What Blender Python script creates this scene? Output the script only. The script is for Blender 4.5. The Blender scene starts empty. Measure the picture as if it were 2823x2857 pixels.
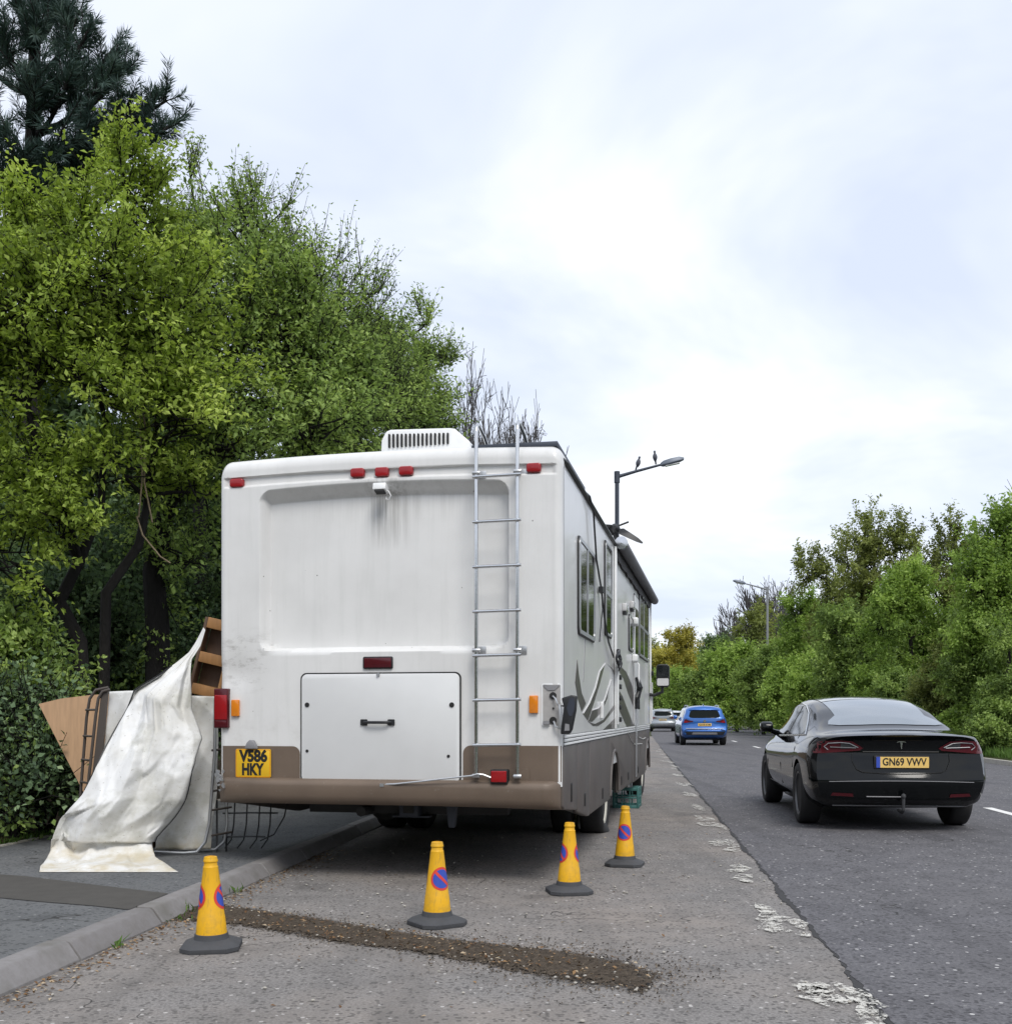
import bpy, bmesh, math, random
import numpy as np
from mathutils import Vector, Matrix
from mathutils.bvhtree import BVHTree
PI = math.pi
S = bpy.context.scene
C = S.collection

# ------------------------------------------------------------------ camera
EYE = 1.20
cam = bpy.data.cameras.new('camera')
cam_ob = bpy.data.objects.new('camera', cam)
C.objects.link(cam_ob)
cam_ob.location = (0, 0, EYE)
cam_ob.rotation_euler = (PI / 2, 0, 0)
cam.sensor_fit = 'HORIZONTAL'
cam.sensor_width = 36
cam.lens = 38.28
cam.shift_y = 0.2006
cam.clip_end = 3000
S.camera = cam_ob

# ------------------------------------------------------------------ light
S.view_settings.view_transform = 'Standard'
S.view_settings.look = 'None'
S.view_settings.exposure = 0.36
S.view_settings.gamma = 1.0
SUN_AZ, SUN_EL = math.radians(163), math.radians(50)
world = bpy.data.worlds.new('World')
S.world = world
world.use_nodes = True
wn, wl = world.node_tree.nodes, world.node_tree.links
wn.clear()
w_out = wn.new('ShaderNodeOutputWorld')
w_bg = wn.new('ShaderNodeBackground')
w_bg.inputs['Strength'].default_value = 0.1
sky = wn.new('ShaderNodeTexSky')
sky.sky_type = 'NISHITA'
sky.sun_disc = False
sky.sun_elevation = SUN_EL
sky.sun_rotation = SUN_AZ
tc = wn.new('ShaderNodeTexCoord')
sep = wn.new('ShaderNodeSeparateXYZ')
wl.new(tc.outputs['Generated'], sep.inputs[0])
def wmath(op, a, b=None):
    n = wn.new('ShaderNodeMath'); n.operation = op
    for i, v in enumerate((a, b)):
        if v is None: continue
        if hasattr(v, 'links'): wl.new(v, n.inputs[i])
        else: n.inputs[i].default_value = v
    return n.outputs[0]
zz = wmath('MAXIMUM', sep.outputs[2], 0.0)
den = wmath('ADD', zz, 0.22)
px_ = wmath('DIVIDE', sep.outputs[0], den)
py_ = wmath('DIVIDE', sep.outputs[1], den)
comb = wn.new('ShaderNodeCombineXYZ')
wl.new(px_, comb.inputs[0]); wl.new(py_, comb.inputs[1])
mp = wn.new('ShaderNodeMapping')
mp.inputs['Scale'].default_value = (1.0, 1.15, 1.0)
mp.inputs['Location'].default_value = (3.55, 1.3, 0.0)
mp.inputs['Rotation'].default_value = (0, 0, 0.35)
wl.new(comb.outputs[0], mp.inputs[0])
nz = wn.new('ShaderNodeTexNoise')
nz.inputs['Scale'].default_value = 1.15
nz.inputs['Detail'].default_value = 5
nz.inputs['Roughness'].default_value = 0.56
nz.inputs['Distortion'].default_value = 0.5
wl.new(mp.outputs[0], nz.inputs['Vector'])
cr = wn.new('ShaderNodeValToRGB')
cr.color_ramp.elements[0].position = 0.37; cr.color_ramp.elements[0].color = (6.35, 6.98, 8.3, 1)
cr.color_ramp.elements[1].position = 0.63; cr.color_ramp.elements[1].color = (9.1, 9.35, 9.7, 1)
e = cr.color_ramp.elements.new(0.48); e.color = (7.3, 7.85, 9.1, 1)
wl.new(nz.outputs['Fac'], cr.inputs[0])
mixs = wn.new('ShaderNodeMix'); mixs.data_type = 'RGBA'
mixs.inputs[0].default_value = 0.9
wl.new(sky.outputs[0], mixs.inputs[6])
wl.new(cr.outputs[0], mixs.inputs[7])
wl.new(mixs.outputs[2], w_bg.inputs['Color'])
wl.new(w_bg.outputs[0], w_out.inputs[0])

sl = bpy.data.lights.new('sun', 'SUN')
sl.energy = 1.8
sl.angle = math.radians(24)
sl.color = (1.0, 0.96, 0.9)
sun = bpy.data.objects.new('sun', sl)
C.objects.link(sun)
D = Vector((math.sin(SUN_AZ) * math.cos(SUN_EL), math.cos(SUN_AZ) * math.cos(SUN_EL), math.sin(SUN_EL)))
sun.rotation_euler = D.to_track_quat('Z', 'Y').to_euler()
sun.location = (0, -5, 30)
S.cycles.max_bounces = 8
S.cycles.transparent_max_bounces = 8
S.cycles.use_denoising = True

# ------------------------------------------------------------------ helpers
class MB:
    """collects faces, links them as one mesh object"""
    def __init__(s): s.v = []; s.f = []
    def add(s, vs, fs):
        o = len(s.v); s.v += [tuple(map(float, p)) for p in vs]
        s.f += [tuple(i + o for i in f) for f in fs]; return s
    def box(s, c, d, rot=None):
        x, y, z = [k / 2 for k in d]
        vs = [Vector(p) for p in ((-x,-y,-z),(x,-y,-z),(x,y,-z),(-x,y,-z),(-x,-y,z),(x,-y,z),(x,y,z),(-x,y,z))]
        if rot is not None: vs = [rot @ p for p in vs]
        return s.add([p + Vector(c) for p in vs], [(3,2,1,0),(4,5,6,7),(0,1,5,4),(1,2,6,5),(2,3,7,6),(3,0,4,7)])
    def span(s, a, b):
        return s.box([(p + q) / 2 for p, q in zip(a, b)], [abs(q - p) for p, q in zip(a, b)])
    def prism(s, poly, axis, d0, d1):
        """poly of 2D points; axis 'x' -> (y,z), 'y' -> (x,z), 'z' -> (x,y)"""
        ar = sum(poly[i][0]*poly[(i+1) % len(poly)][1] - poly[(i+1) % len(poly)][0]*poly[i][1] for i in range(len(poly)))
        if ar < 0: poly = poly[::-1]
        def m(p, d): return {'x': (d, p[0], p[1]), 'y': (p[0], d, p[1]), 'z': (p[0], p[1], d)}[axis]
        n = len(poly)
        if axis == 'y': d0, d1 = max(d0, d1), min(d0, d1)
        else: d0, d1 = min(d0, d1), max(d0, d1)
        vs = [m(p, d0) for p in poly] + [m(p, d1) for p in poly]
        fs = [tuple(range(n))[::-1], tuple(range(n, 2*n))] + [(i, (i+1) % n, n+(i+1) % n, n+i) for i in range(n)]
        return s.add(vs, fs)
    def tube(s, pts, rad, n=8, caps=True):
        pts = [Vector(p) for p in pts]
        rads = rad if hasattr(rad, '__len__') else [rad]*len(pts)
        vs, fs = [], []
        ref = None
        for i, p in enumerate(pts):
            d = (pts[min(i+1, len(pts)-1)] - pts[max(i-1, 0)])
            d = d.normalized() if d.length > 1e-9 else Vector((0,0,1))
            if ref is None:
                ref = Vector((0,0,1)) if abs(d.z) < .9 else Vector((1,0,0))
            a = d.cross(ref)
            if a.length < 1e-5: a = d.cross(Vector((0.3,1,0.2)))
            a.normalize(); b = d.cross(a).normalized(); ref = a.cross(d)
            for k in range(n):
                t = 2*PI*k/n
                vs.append(p + (a*math.cos(t) + b*math.sin(t))*rads[i])
        for i in range(len(pts)-1):
            for k in range(n):
                fs.append((i*n+k, (i+1)*n+k, (i+1)*n+(k+1) % n, i*n+(k+1) % n))
        if caps:
            fs.append(tuple(range(n))); fs.append(tuple(range((len(pts)-1)*n, len(pts)*n))[::-1])
        return s.add(vs, fs)
    def lathe(s, prof, n=24, mat=None, squash=None):
        """prof [(r,z)] revolved about z; mat places it"""
        vs, fs = [], []
        for r, z in prof:
            for k in range(n):
                t = 2*PI*k/n
                p = Vector((r*math.cos(t), r*math.sin(t), z))
                vs.append(mat @ p if mat is not None else p)
        m = len(prof)
        for i in range(m-1):
            for k in range(n):
                fs.append((i*n+k, i*n+(k+1) % n, (i+1)*n+(k+1) % n, (i+1)*n+k))
        fs.append(tuple(range(n))[::-1]); fs.append(tuple(range((m-1)*n, m*n)))
        return s.add(vs, fs)
    def build(s, name, mat, parent=None, bevel=0, seg=2, smooth=40, loc=None):
        me = bpy.data.meshes.new(name)
        me.from_pydata(s.v, [], s.f)
        if bevel:
            bm = bmesh.new(); bm.from_mesh(me)
            bmesh.ops.remove_doubles(bm, verts=bm.verts, dist=1e-5)
            ed = [e for e in bm.edges if len(e.link_faces) == 2 and e.calc_face_angle(0) > math.radians(35)]
            bmesh.ops.bevel(bm, geom=ed, offset=bevel, segments=seg, profile=.5, affect='EDGES', clamp_overlap=True)
            bm.to_mesh(me); bm.free()
        return link(name, me, mat, parent, smooth, loc)

def link(name, me, mat, parent=None, smooth=40, loc=None):
    ms = mat if isinstance(mat, (list, tuple)) else [mat]
    for m in ms: me.materials.append(m)
    if smooth:
        me.shade_smooth()
        if smooth < 180: me.set_sharp_from_angle(angle=math.radians(smooth))
    me.update()
    o = bpy.data.objects.new(name, me); C.objects.link(o)
    if parent: o.parent = parent
    if loc: o.location = loc
    return o

def tag(o, label=None, cat=None, group=None, kind=None):
    if label: o['label'] = label
    if cat: o['category'] = cat
    if group: o['group'] = group
    if kind: o['kind'] = kind
    return o
def thing(name, label, cat, loc=(0,0,0), rotz=0, group=None):
    o = bpy.data.objects.new(name, None); C.objects.link(o)
    o.location = loc; o.rotation_euler = (0, 0, rotz); o.empty_display_size = .2
    return tag(o, label, cat, group)
def copy_tree(o, parent=None):
    c = o.copy(); C.objects.link(c)
    if parent: c.parent = parent
    for ch in [k for k in C.objects if k.parent == o]: copy_tree(ch, c)
    return c
def np_mesh(name, V, F, mat, parent=None, attr=None, smooth=False):
    me = bpy.data.meshes.new(name)
    n = F.shape[1]
    me.vertices.add(len(V)); me.vertices.foreach_set('co', np.asarray(V, np.float32).ravel())
    me.loops.add(F.size); me.loops.foreach_set('vertex_index', F.astype(np.int32).ravel())
    me.polygons.add(len(F))
    me.polygons.foreach_set('loop_start', (np.arange(len(F))*n).astype(np.int32))
    me.update(calc_edges=True)
    if attr is not None:
        a = me.attributes.new('tint', 'FLOAT', 'POINT'); a.data.foreach_set('value', attr.astype(np.float32))
    return link(name, me, mat, parent, 180 if smooth else 0)

# ------------------------------------------------------------------ materials
class NT:
    def __init__(s, name):
        s.m = bpy.data.materials.new(name); s.m.use_nodes = True
        s.n, s.l = s.m.node_tree.nodes, s.m.node_tree.links
        s.b = s.n['Principled BSDF']; s.out = s.n['Material Output']
    def new(s, t, **kw):
        n = s.n.new(t)
        for k, v in kw.items(): setattr(n, k, v)
        return n
    def put(s, inp, v):
        if hasattr(v, 'links'): s.l.new(v, inp)
        else: inp.default_value = v
    def coord(s, scale=(1,1,1), kind='Object', loc=(0,0,0)):
        t = s.new('ShaderNodeTexCoord'); m = s.new('ShaderNodeMapping')
        m.inputs['Scale'].default_value = scale; m.inputs['Location'].default_value = loc
        s.l.new(t.outputs[kind], m.inputs[0]); return m.outputs[0]
    def noise(s, vec, scale, detail=4, rough=.55):
        n = s.new('ShaderNodeTexNoise'); s.l.new(vec, n.inputs['Vector'])
        n.inputs['Scale'].default_value = scale; n.inputs['Detail'].default_value = detail; n.inputs['Roughness'].default_value = rough
        return n.outputs['Fac']
    def voro(s, vec, scale, out='Distance', feature='F1'):
        n = s.new('ShaderNodeTexVoronoi'); n.feature = feature; s.l.new(vec, n.inputs['Vector'])
        n.inputs['Scale'].default_value = scale; return n.outputs[out]
    def ramp(s, fac, *stops):
        r = s.new('ShaderNodeValToRGB'); el = r.color_ramp.elements
        while len(el) < len(stops): el.new(.5)
        for e_, (p, c) in zip(el, stops):
            e_.position = p; e_.color = tuple(c)+(1,) if hasattr(c, '__len__') else (c, c, c, 1)
        s.l.new(fac, r.inputs[0]); return r.outputs[0]
    def mix(s, fac, a, b, mode='MIX'):
        n = s.new('ShaderNodeMix', data_type='RGBA', blend_type=mode)
        s.put(n.inputs[0], fac); s.put(n.inputs[6], a if hasattr(a, 'links') else tuple(a)+(1,)); s.put(n.inputs[7], b if hasattr(b, 'links') else tuple(b)+(1,))
        return n.outputs[2]
    def math(s, op, a, b=0.0):
        n = s.new('ShaderNodeMath', operation=op); s.put(n.inputs[0], a); s.put(n.inputs[1], b); return n.outputs[0]
    def bump(s, h, strength=.3, dist=.01):
        n = s.new('ShaderNodeBump'); s.l.new(h, n.inputs['Height'])
        n.inputs['Strength'].default_value = strength; n.inputs['Distance'].default_value = dist
        s.l.new(n.outputs[0], s.b.inputs['Normal'])
    def set(s, base=None, rough=None, metal=None, coat=None, spec=None):
        if base is not None: s.put(s.b.inputs['Base Color'], base if hasattr(base, 'links') else tuple(base)+(1,))
        if rough is not None: s.put(s.b.inputs['Roughness'], rough)
        if metal is not None: s.put(s.b.inputs['Metallic'], metal)
        if coat is not None: s.put(s.b.inputs['Coat Weight'], coat)
        if spec is not None: s.put(s.b.inputs['Specular IOR Level'], spec)
        return s.m

def simple(name, col, rough=.5, metal=0, coat=0, var=.12, scale=9, bump=0, bscale=60, spec=None):
    t = NT(name); v = t.coord()
    f = t.noise(v, scale, 3)
    a = tuple(c*(1-var) for c in col); b = tuple(min(1, c*(1+var)) for c in col)
    t.set(t.mix(f, a, b), rough, metal, coat, spec)
    if bump: t.bump(t.noise(v, bscale, 3), bump, .004)
    return t.m

def asphalt(name, dark, light, chip, chip_amt, tint, patch=.25, wscale=1.0):
    t = NT(name); v = t.coord()
    big = t.noise(v, .45, 5, .6); mid = t.noise(v, 3.2, 4, .6); fine = t.noise(v, 70*wscale, 2, .7)
    base = t.mix(t.ramp(fine, (.36, 0.0), (.64, 1.0)), dark, light)
    base = t.mix(t.math('MULTIPLY', t.ramp(big, (.42, 0.0), (.62, 1.0)), patch*2), base, tint)
    base = t.mix(t.math('MULTIPLY', t.ramp(mid, (.45, 0.0), (.7, 1.0)), .35), base, tuple(c*.62 for c in dark))
    vc = t.voro(v, 46*wscale, 'Color'); vd = t.voro(v, 46*wscale, 'Distance')
    sepc = t.new('ShaderNodeSeparateColor'); t.l.new(vc, sepc.inputs[0])
    mask = t.math('MULTIPLY', t.math('GREATER_THAN', sepc.outputs[0], 1-chip_amt), t.math('LESS_THAN', vd, .42))
    base = t.mix(mask, base, chip)
    dmask = t.math('MULTIPLY', t.math('GREATER_THAN', sepc.outputs[1], .72), t.math('LESS_THAN', vd, .5))
    base = t.mix(t.math('MULTIPLY', dmask, .6), base, tuple(c*.35 for c in dark))
    trk = t.noise(t.coord((1.6, .10, 1)), 1.3, 4, .6)
    base = t.mix(t.math('MULTIPLY', t.ramp(trk, (.50, 0.0), (.68, 1.0)), .38), base, tuple(c*.60 for c in dark))
    spot = t.noise(v, 1.1, 3, .5); base = t.mix(t.math('MULTIPLY', t.ramp(spot, (.62, 0.0), (.70, 1.0)), .45), base, tuple(c*.5 for c in dark))
    wv_ = t.new('ShaderNodeVectorMath', operation='ADD'); nzc = t.new('ShaderNodeTexNoise'); t.l.new(v, nzc.inputs['Vector']); nzc.inputs['Scale'].default_value = 2.5
    t.l.new(v, wv_.inputs[0]); t.l.new(nzc.outputs['Color'], wv_.inputs[1])
    ce = t.voro(wv_.outputs[0], .26, 'Distance', 'DISTANCE_TO_EDGE')
    crk = t.math('MULTIPLY', t.math('LESS_THAN', ce, .0016), t.math('GREATER_THAN', big, .47))
    base = t.mix(t.math('MULTIPLY', crk, .75), base, (.02, .019, .018))
    t.set(base, .86, spec=.3)
    t.bump(t.math('ADD', fine, t.math('MULTIPLY', vd, .7)), .5, .006)
    return t.m

def leaf_mat(name, dark, mid, light, trans=.45, rough=.65):
    t = NT(name)
    a = t.new('ShaderNodeAttribute', attribute_name='tint')
    col = t.ramp(a.outputs['Fac'], (0.0, dark), (.55, mid), (1.0, light))
    t.set(col, rough, spec=.3)
    tr = t.new('ShaderNodeBsdfTranslucent'); t.l.new(t.mix(.5, col, (1.0, 1.0, .35), 'MULTIPLY'), tr.inputs['Color'])
    mx = t.new('ShaderNodeMixShader'); mx.inputs[0].default_value = trans
    t.l.new(t.b.outputs[0], mx.inputs[1]); t.l.new(tr.outputs[0], mx.inputs[2])
    t.l.new(mx.outputs[0], t.out.inputs[0])
    return t.m

def glass_dark(name, col=(.02,.025,.03), rough=.04, spec=.55):
    t = NT(name); v = t.coord()
    t.set(t.mix(t.noise(v, 3), tuple(c*.7 for c in col), col), rough, 0, 0, spec)
    return t.m

# motorhome white: old gelcoat with rain streaks and soot
def gelcoat(name, stains=True):
    t = NT(name)
    streak = t.noise(t.coord((7, 7, .55)), 2.4, 6, .65)
    blot = t.noise(t.coord(), 1.7, 5, .6); fine = t.noise(t.coord(), 14, 4, .7)
    base = t.mix(t.ramp(blot, (.38, 0.0), (.75, 1.0)), (.715, .715, .705), (.635, .635, .625))
    base = t.mix(t.math('MULTIPLY', t.ramp(streak, (.5, 0.0), (.78, 1.0)), .28), base, (.50, .51, .49))
    if stains:
        p = t.new('ShaderNodeTexCoord'); sp = t.new('ShaderNodeSeparateXYZ'); t.l.new(p.outputs['Object'], sp.inputs[0])
        X, Z = sp.outputs[0], sp.outputs[2]
        def g(val, c, w):   # soft bump round c
            d = t.math('DIVIDE', t.math('SUBTRACT', val, c), w)
            return t.math('MAXIMUM', t.math('SUBTRACT', 1.0, t.math('MULTIPLY', d, d)), 0.0)
        st2 = t.noise(t.coord((26, 26, .9)), 1.0, 4, .7)
        m1 = t.math('MULTIPLY', t.math('MULTIPLY', g(X, .0, .17), g(Z, 2.68, .30)), t.ramp(st2, (.38, 0.0), (.62, 1.0)))
        m2 = t.math('MULTIPLY', t.math('MULTIPLY', g(X, .0, .95), g(Z, 2.74, .17)), t.ramp(st2, (.45, 0.0), (.8, .8)))
        swirl = t.noise(t.coord((3.2, 1, 7), loc=(.4, 0, .2)), 2.2, 8, .75)
        m3 = t.math('MULTIPLY', t.math('MULTIPLY', g(X, -1.08, .24), g(Z, 1.60, .26)), t.ramp(swirl, (.5, 0.0), (.66, 1.0)))
        m4 = t.math('MULTIPLY', t.math('MULTIPLY', g(X, 1.0, .3), g(Z, 1.95, .9)), t.ramp(blot, (.5, 0.0), (.8, .5)))
        base = t.mix(t.math('MULTIPLY', m1, .7), base, (.20, .19, .17))
        base = t.mix(t.math('MULTIPLY', m2, .5), base, (.34, .33, .31))
        base = t.mix(t.math('MULTIPLY', m3, .75), base, (.27, .26, .235))
        base = t.mix(t.math('MULTIPLY', m4, .35), base, (.45, .45, .40))
        m5 = t.math('MULTIPLY', g(Z, 1.02, .3), t.ramp(fine, (.5, 0.0), (.8, .7)))
        base = t.mix(t.math('MULTIPLY', m5, .4), base, (.42, .40, .37))
    vd_ = t.voro(t.coord(), 9, 'Distance'); vc_ = t.noise(t.coord(), 2.0, 3)
    base = t.mix(t.math('MULTIPLY', t.math('LESS_THAN', vd_, .045), t.math('GREATER_THAN', vc_, .54)), base, (.16, .15, .14))
    t.set(base, .32, 0, .25, .45)
    t.bump(blot, .06, .02)
    return t.m

def brown_paint(name, col):
    t = NT(name)
    f = t.noise(t.coord(), 2.2, 5, .6); f2 = t.noise(t.coord(), 26, 4, .75)
    base = t.mix(t.ramp(f, (.3, 0.0), (.72, 1.0)), tuple(c*.82 for c in col), tuple(c*1.12 for c in col))
    base = t.mix(t.math('MULTIPLY', t.ramp(f2, (.62, 0.0), (.75, 1.0)), .35), base, (.30, .28, .25))
    t.set(base, .58, .12, .05)
    return t.m

def tarp_mat():
    t = NT('white_tarpaulin'); v = t.coord()
    f = t.noise(v, 2.2, 6, .65); f2 = t.noise(v, 30, 3, .7); f3 = t.noise(v, 7, 5, .6)
    base = t.mix(t.ramp(f, (.45, 0.0), (.75, 1.0)), (.74, .745, .74), (.58, .56, .49))
    base = t.mix(t.math('MULTIPLY', t.ramp(f2, (.64, 0.0), (.72, 1.0)), .6), base, (.22, .20, .16))
    p = t.new('ShaderNodeTexCoord'); sp = t.new('ShaderNodeSeparateXYZ'); t.l.new(p.outputs['Object'], sp.inputs[0])
    low = t.ramp(sp.outputs[2], (.0, 1.0), (.05, 1.0), (.20, 0.0))
    base = t.mix(t.math('MULTIPLY', t.ramp(t.noise(t.coord((1.3,1,2.2), loc=(2,0,1)), 1.9, 7, .72), (.50, 0.0), (.66, .85)), .6), base, (.40, .40, .33))
    base = t.mix(t.math('MULTIPLY', low, t.ramp(f3, (.4, .1), (.65, .75))), base, (.52, .45, .31))
    t.set(base, .78, spec=.18)
    t.bump(t.noise(v, 11, 4, .5), .12, .02)
    return t.m

def speckle_white():
    t = NT('worn_road_paint'); v = t.coord()
    n1 = t.noise(v, 13, 4, .7); n2 = t.noise(v, 75, 2, .6)
    t.set(t.mix(n2, (.48, .465, .42), (.70, .68, .62)), .7)
    f = t.math('ADD', t.math('MULTIPLY', n1, .62), t.math('MULTIPLY', n2, .42))
    keep = t.math('MULTIPLY', t.ramp(f, (.50, 0.0), (.57, 1.0)), .9)
    tr = t.new('ShaderNodeBsdfTransparent'); mx = t.new('ShaderNodeMixShader')
    t.l.new(keep, mx.inputs[0]); t.l.new(tr.outputs[0], mx.inputs[1]); t.l.new(t.b.outputs[0], mx.inputs[2]); t.l.new(mx.outputs[0], t.out.inputs[0])
    return t.m

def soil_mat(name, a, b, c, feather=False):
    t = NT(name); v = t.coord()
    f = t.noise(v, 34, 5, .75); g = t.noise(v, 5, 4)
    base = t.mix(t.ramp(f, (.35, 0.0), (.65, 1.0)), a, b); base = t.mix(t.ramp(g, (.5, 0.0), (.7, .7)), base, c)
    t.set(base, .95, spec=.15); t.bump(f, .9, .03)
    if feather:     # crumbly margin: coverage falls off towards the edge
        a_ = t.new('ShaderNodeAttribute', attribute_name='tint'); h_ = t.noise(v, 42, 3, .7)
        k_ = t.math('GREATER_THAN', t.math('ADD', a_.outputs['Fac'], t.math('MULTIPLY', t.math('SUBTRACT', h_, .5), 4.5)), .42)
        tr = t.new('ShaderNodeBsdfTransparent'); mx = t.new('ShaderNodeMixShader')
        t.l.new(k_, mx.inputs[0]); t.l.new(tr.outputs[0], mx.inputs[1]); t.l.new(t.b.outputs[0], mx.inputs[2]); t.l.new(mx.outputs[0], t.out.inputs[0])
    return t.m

def bark_mat(name, col):
    t = NT(name); v = t.coord((6, 6, 1.5)); f = t.noise(v, 5, 6, .7)
    t.set(t.mix(f, tuple(c*.5 for c in col), tuple(c*1.4 for c in col)), .9, spec=.2); t.bump(f, 1.0, .05); return t.m

def wood_mat(name, col):
    t = NT(name); v = t.coord((14, 14, 1.6)); f = t.noise(v, 3, 5, .6)
    t.set(t.mix(f, tuple(c*.65 for c in col), tuple(min(1, c*1.2) for c in col)), .6); t.bump(f, .2, .004); return t.m

def scuffed(name, col, grime):
    t = NT(name); v = t.coord(); f = t.noise(v, 9, 6, .7); g_ = t.noise(t.coord((30, 30, 5)), 2, 5, .7)
    p = t.new('ShaderNodeTexCoord'); sp = t.new('ShaderNodeSeparateXYZ'); t.l.new(p.outputs['Object'], sp.inputs[0])
    low = t.ramp(sp.outputs[2], (.06, 1.0), (.24, .12), (.44, .15), (.49, .8))
    base = t.mix(f, tuple(c*.9 for c in col), tuple(min(1, c*1.08) for c in col))
    base = t.mix(t.math('MULTIPLY', t.ramp(f, (.44, 0.0), (.64, 1.0)), t.math('MULTIPLY', low, .9)), base, grime)
    base = t.mix(t.math('MULTIPLY', t.ramp(g_, (.56, 0.0), (.68, 1.0)), .5), base, grime)
    t.set(base, .5, spec=.35); t.bump(f, .15, .006); return t.m

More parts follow.
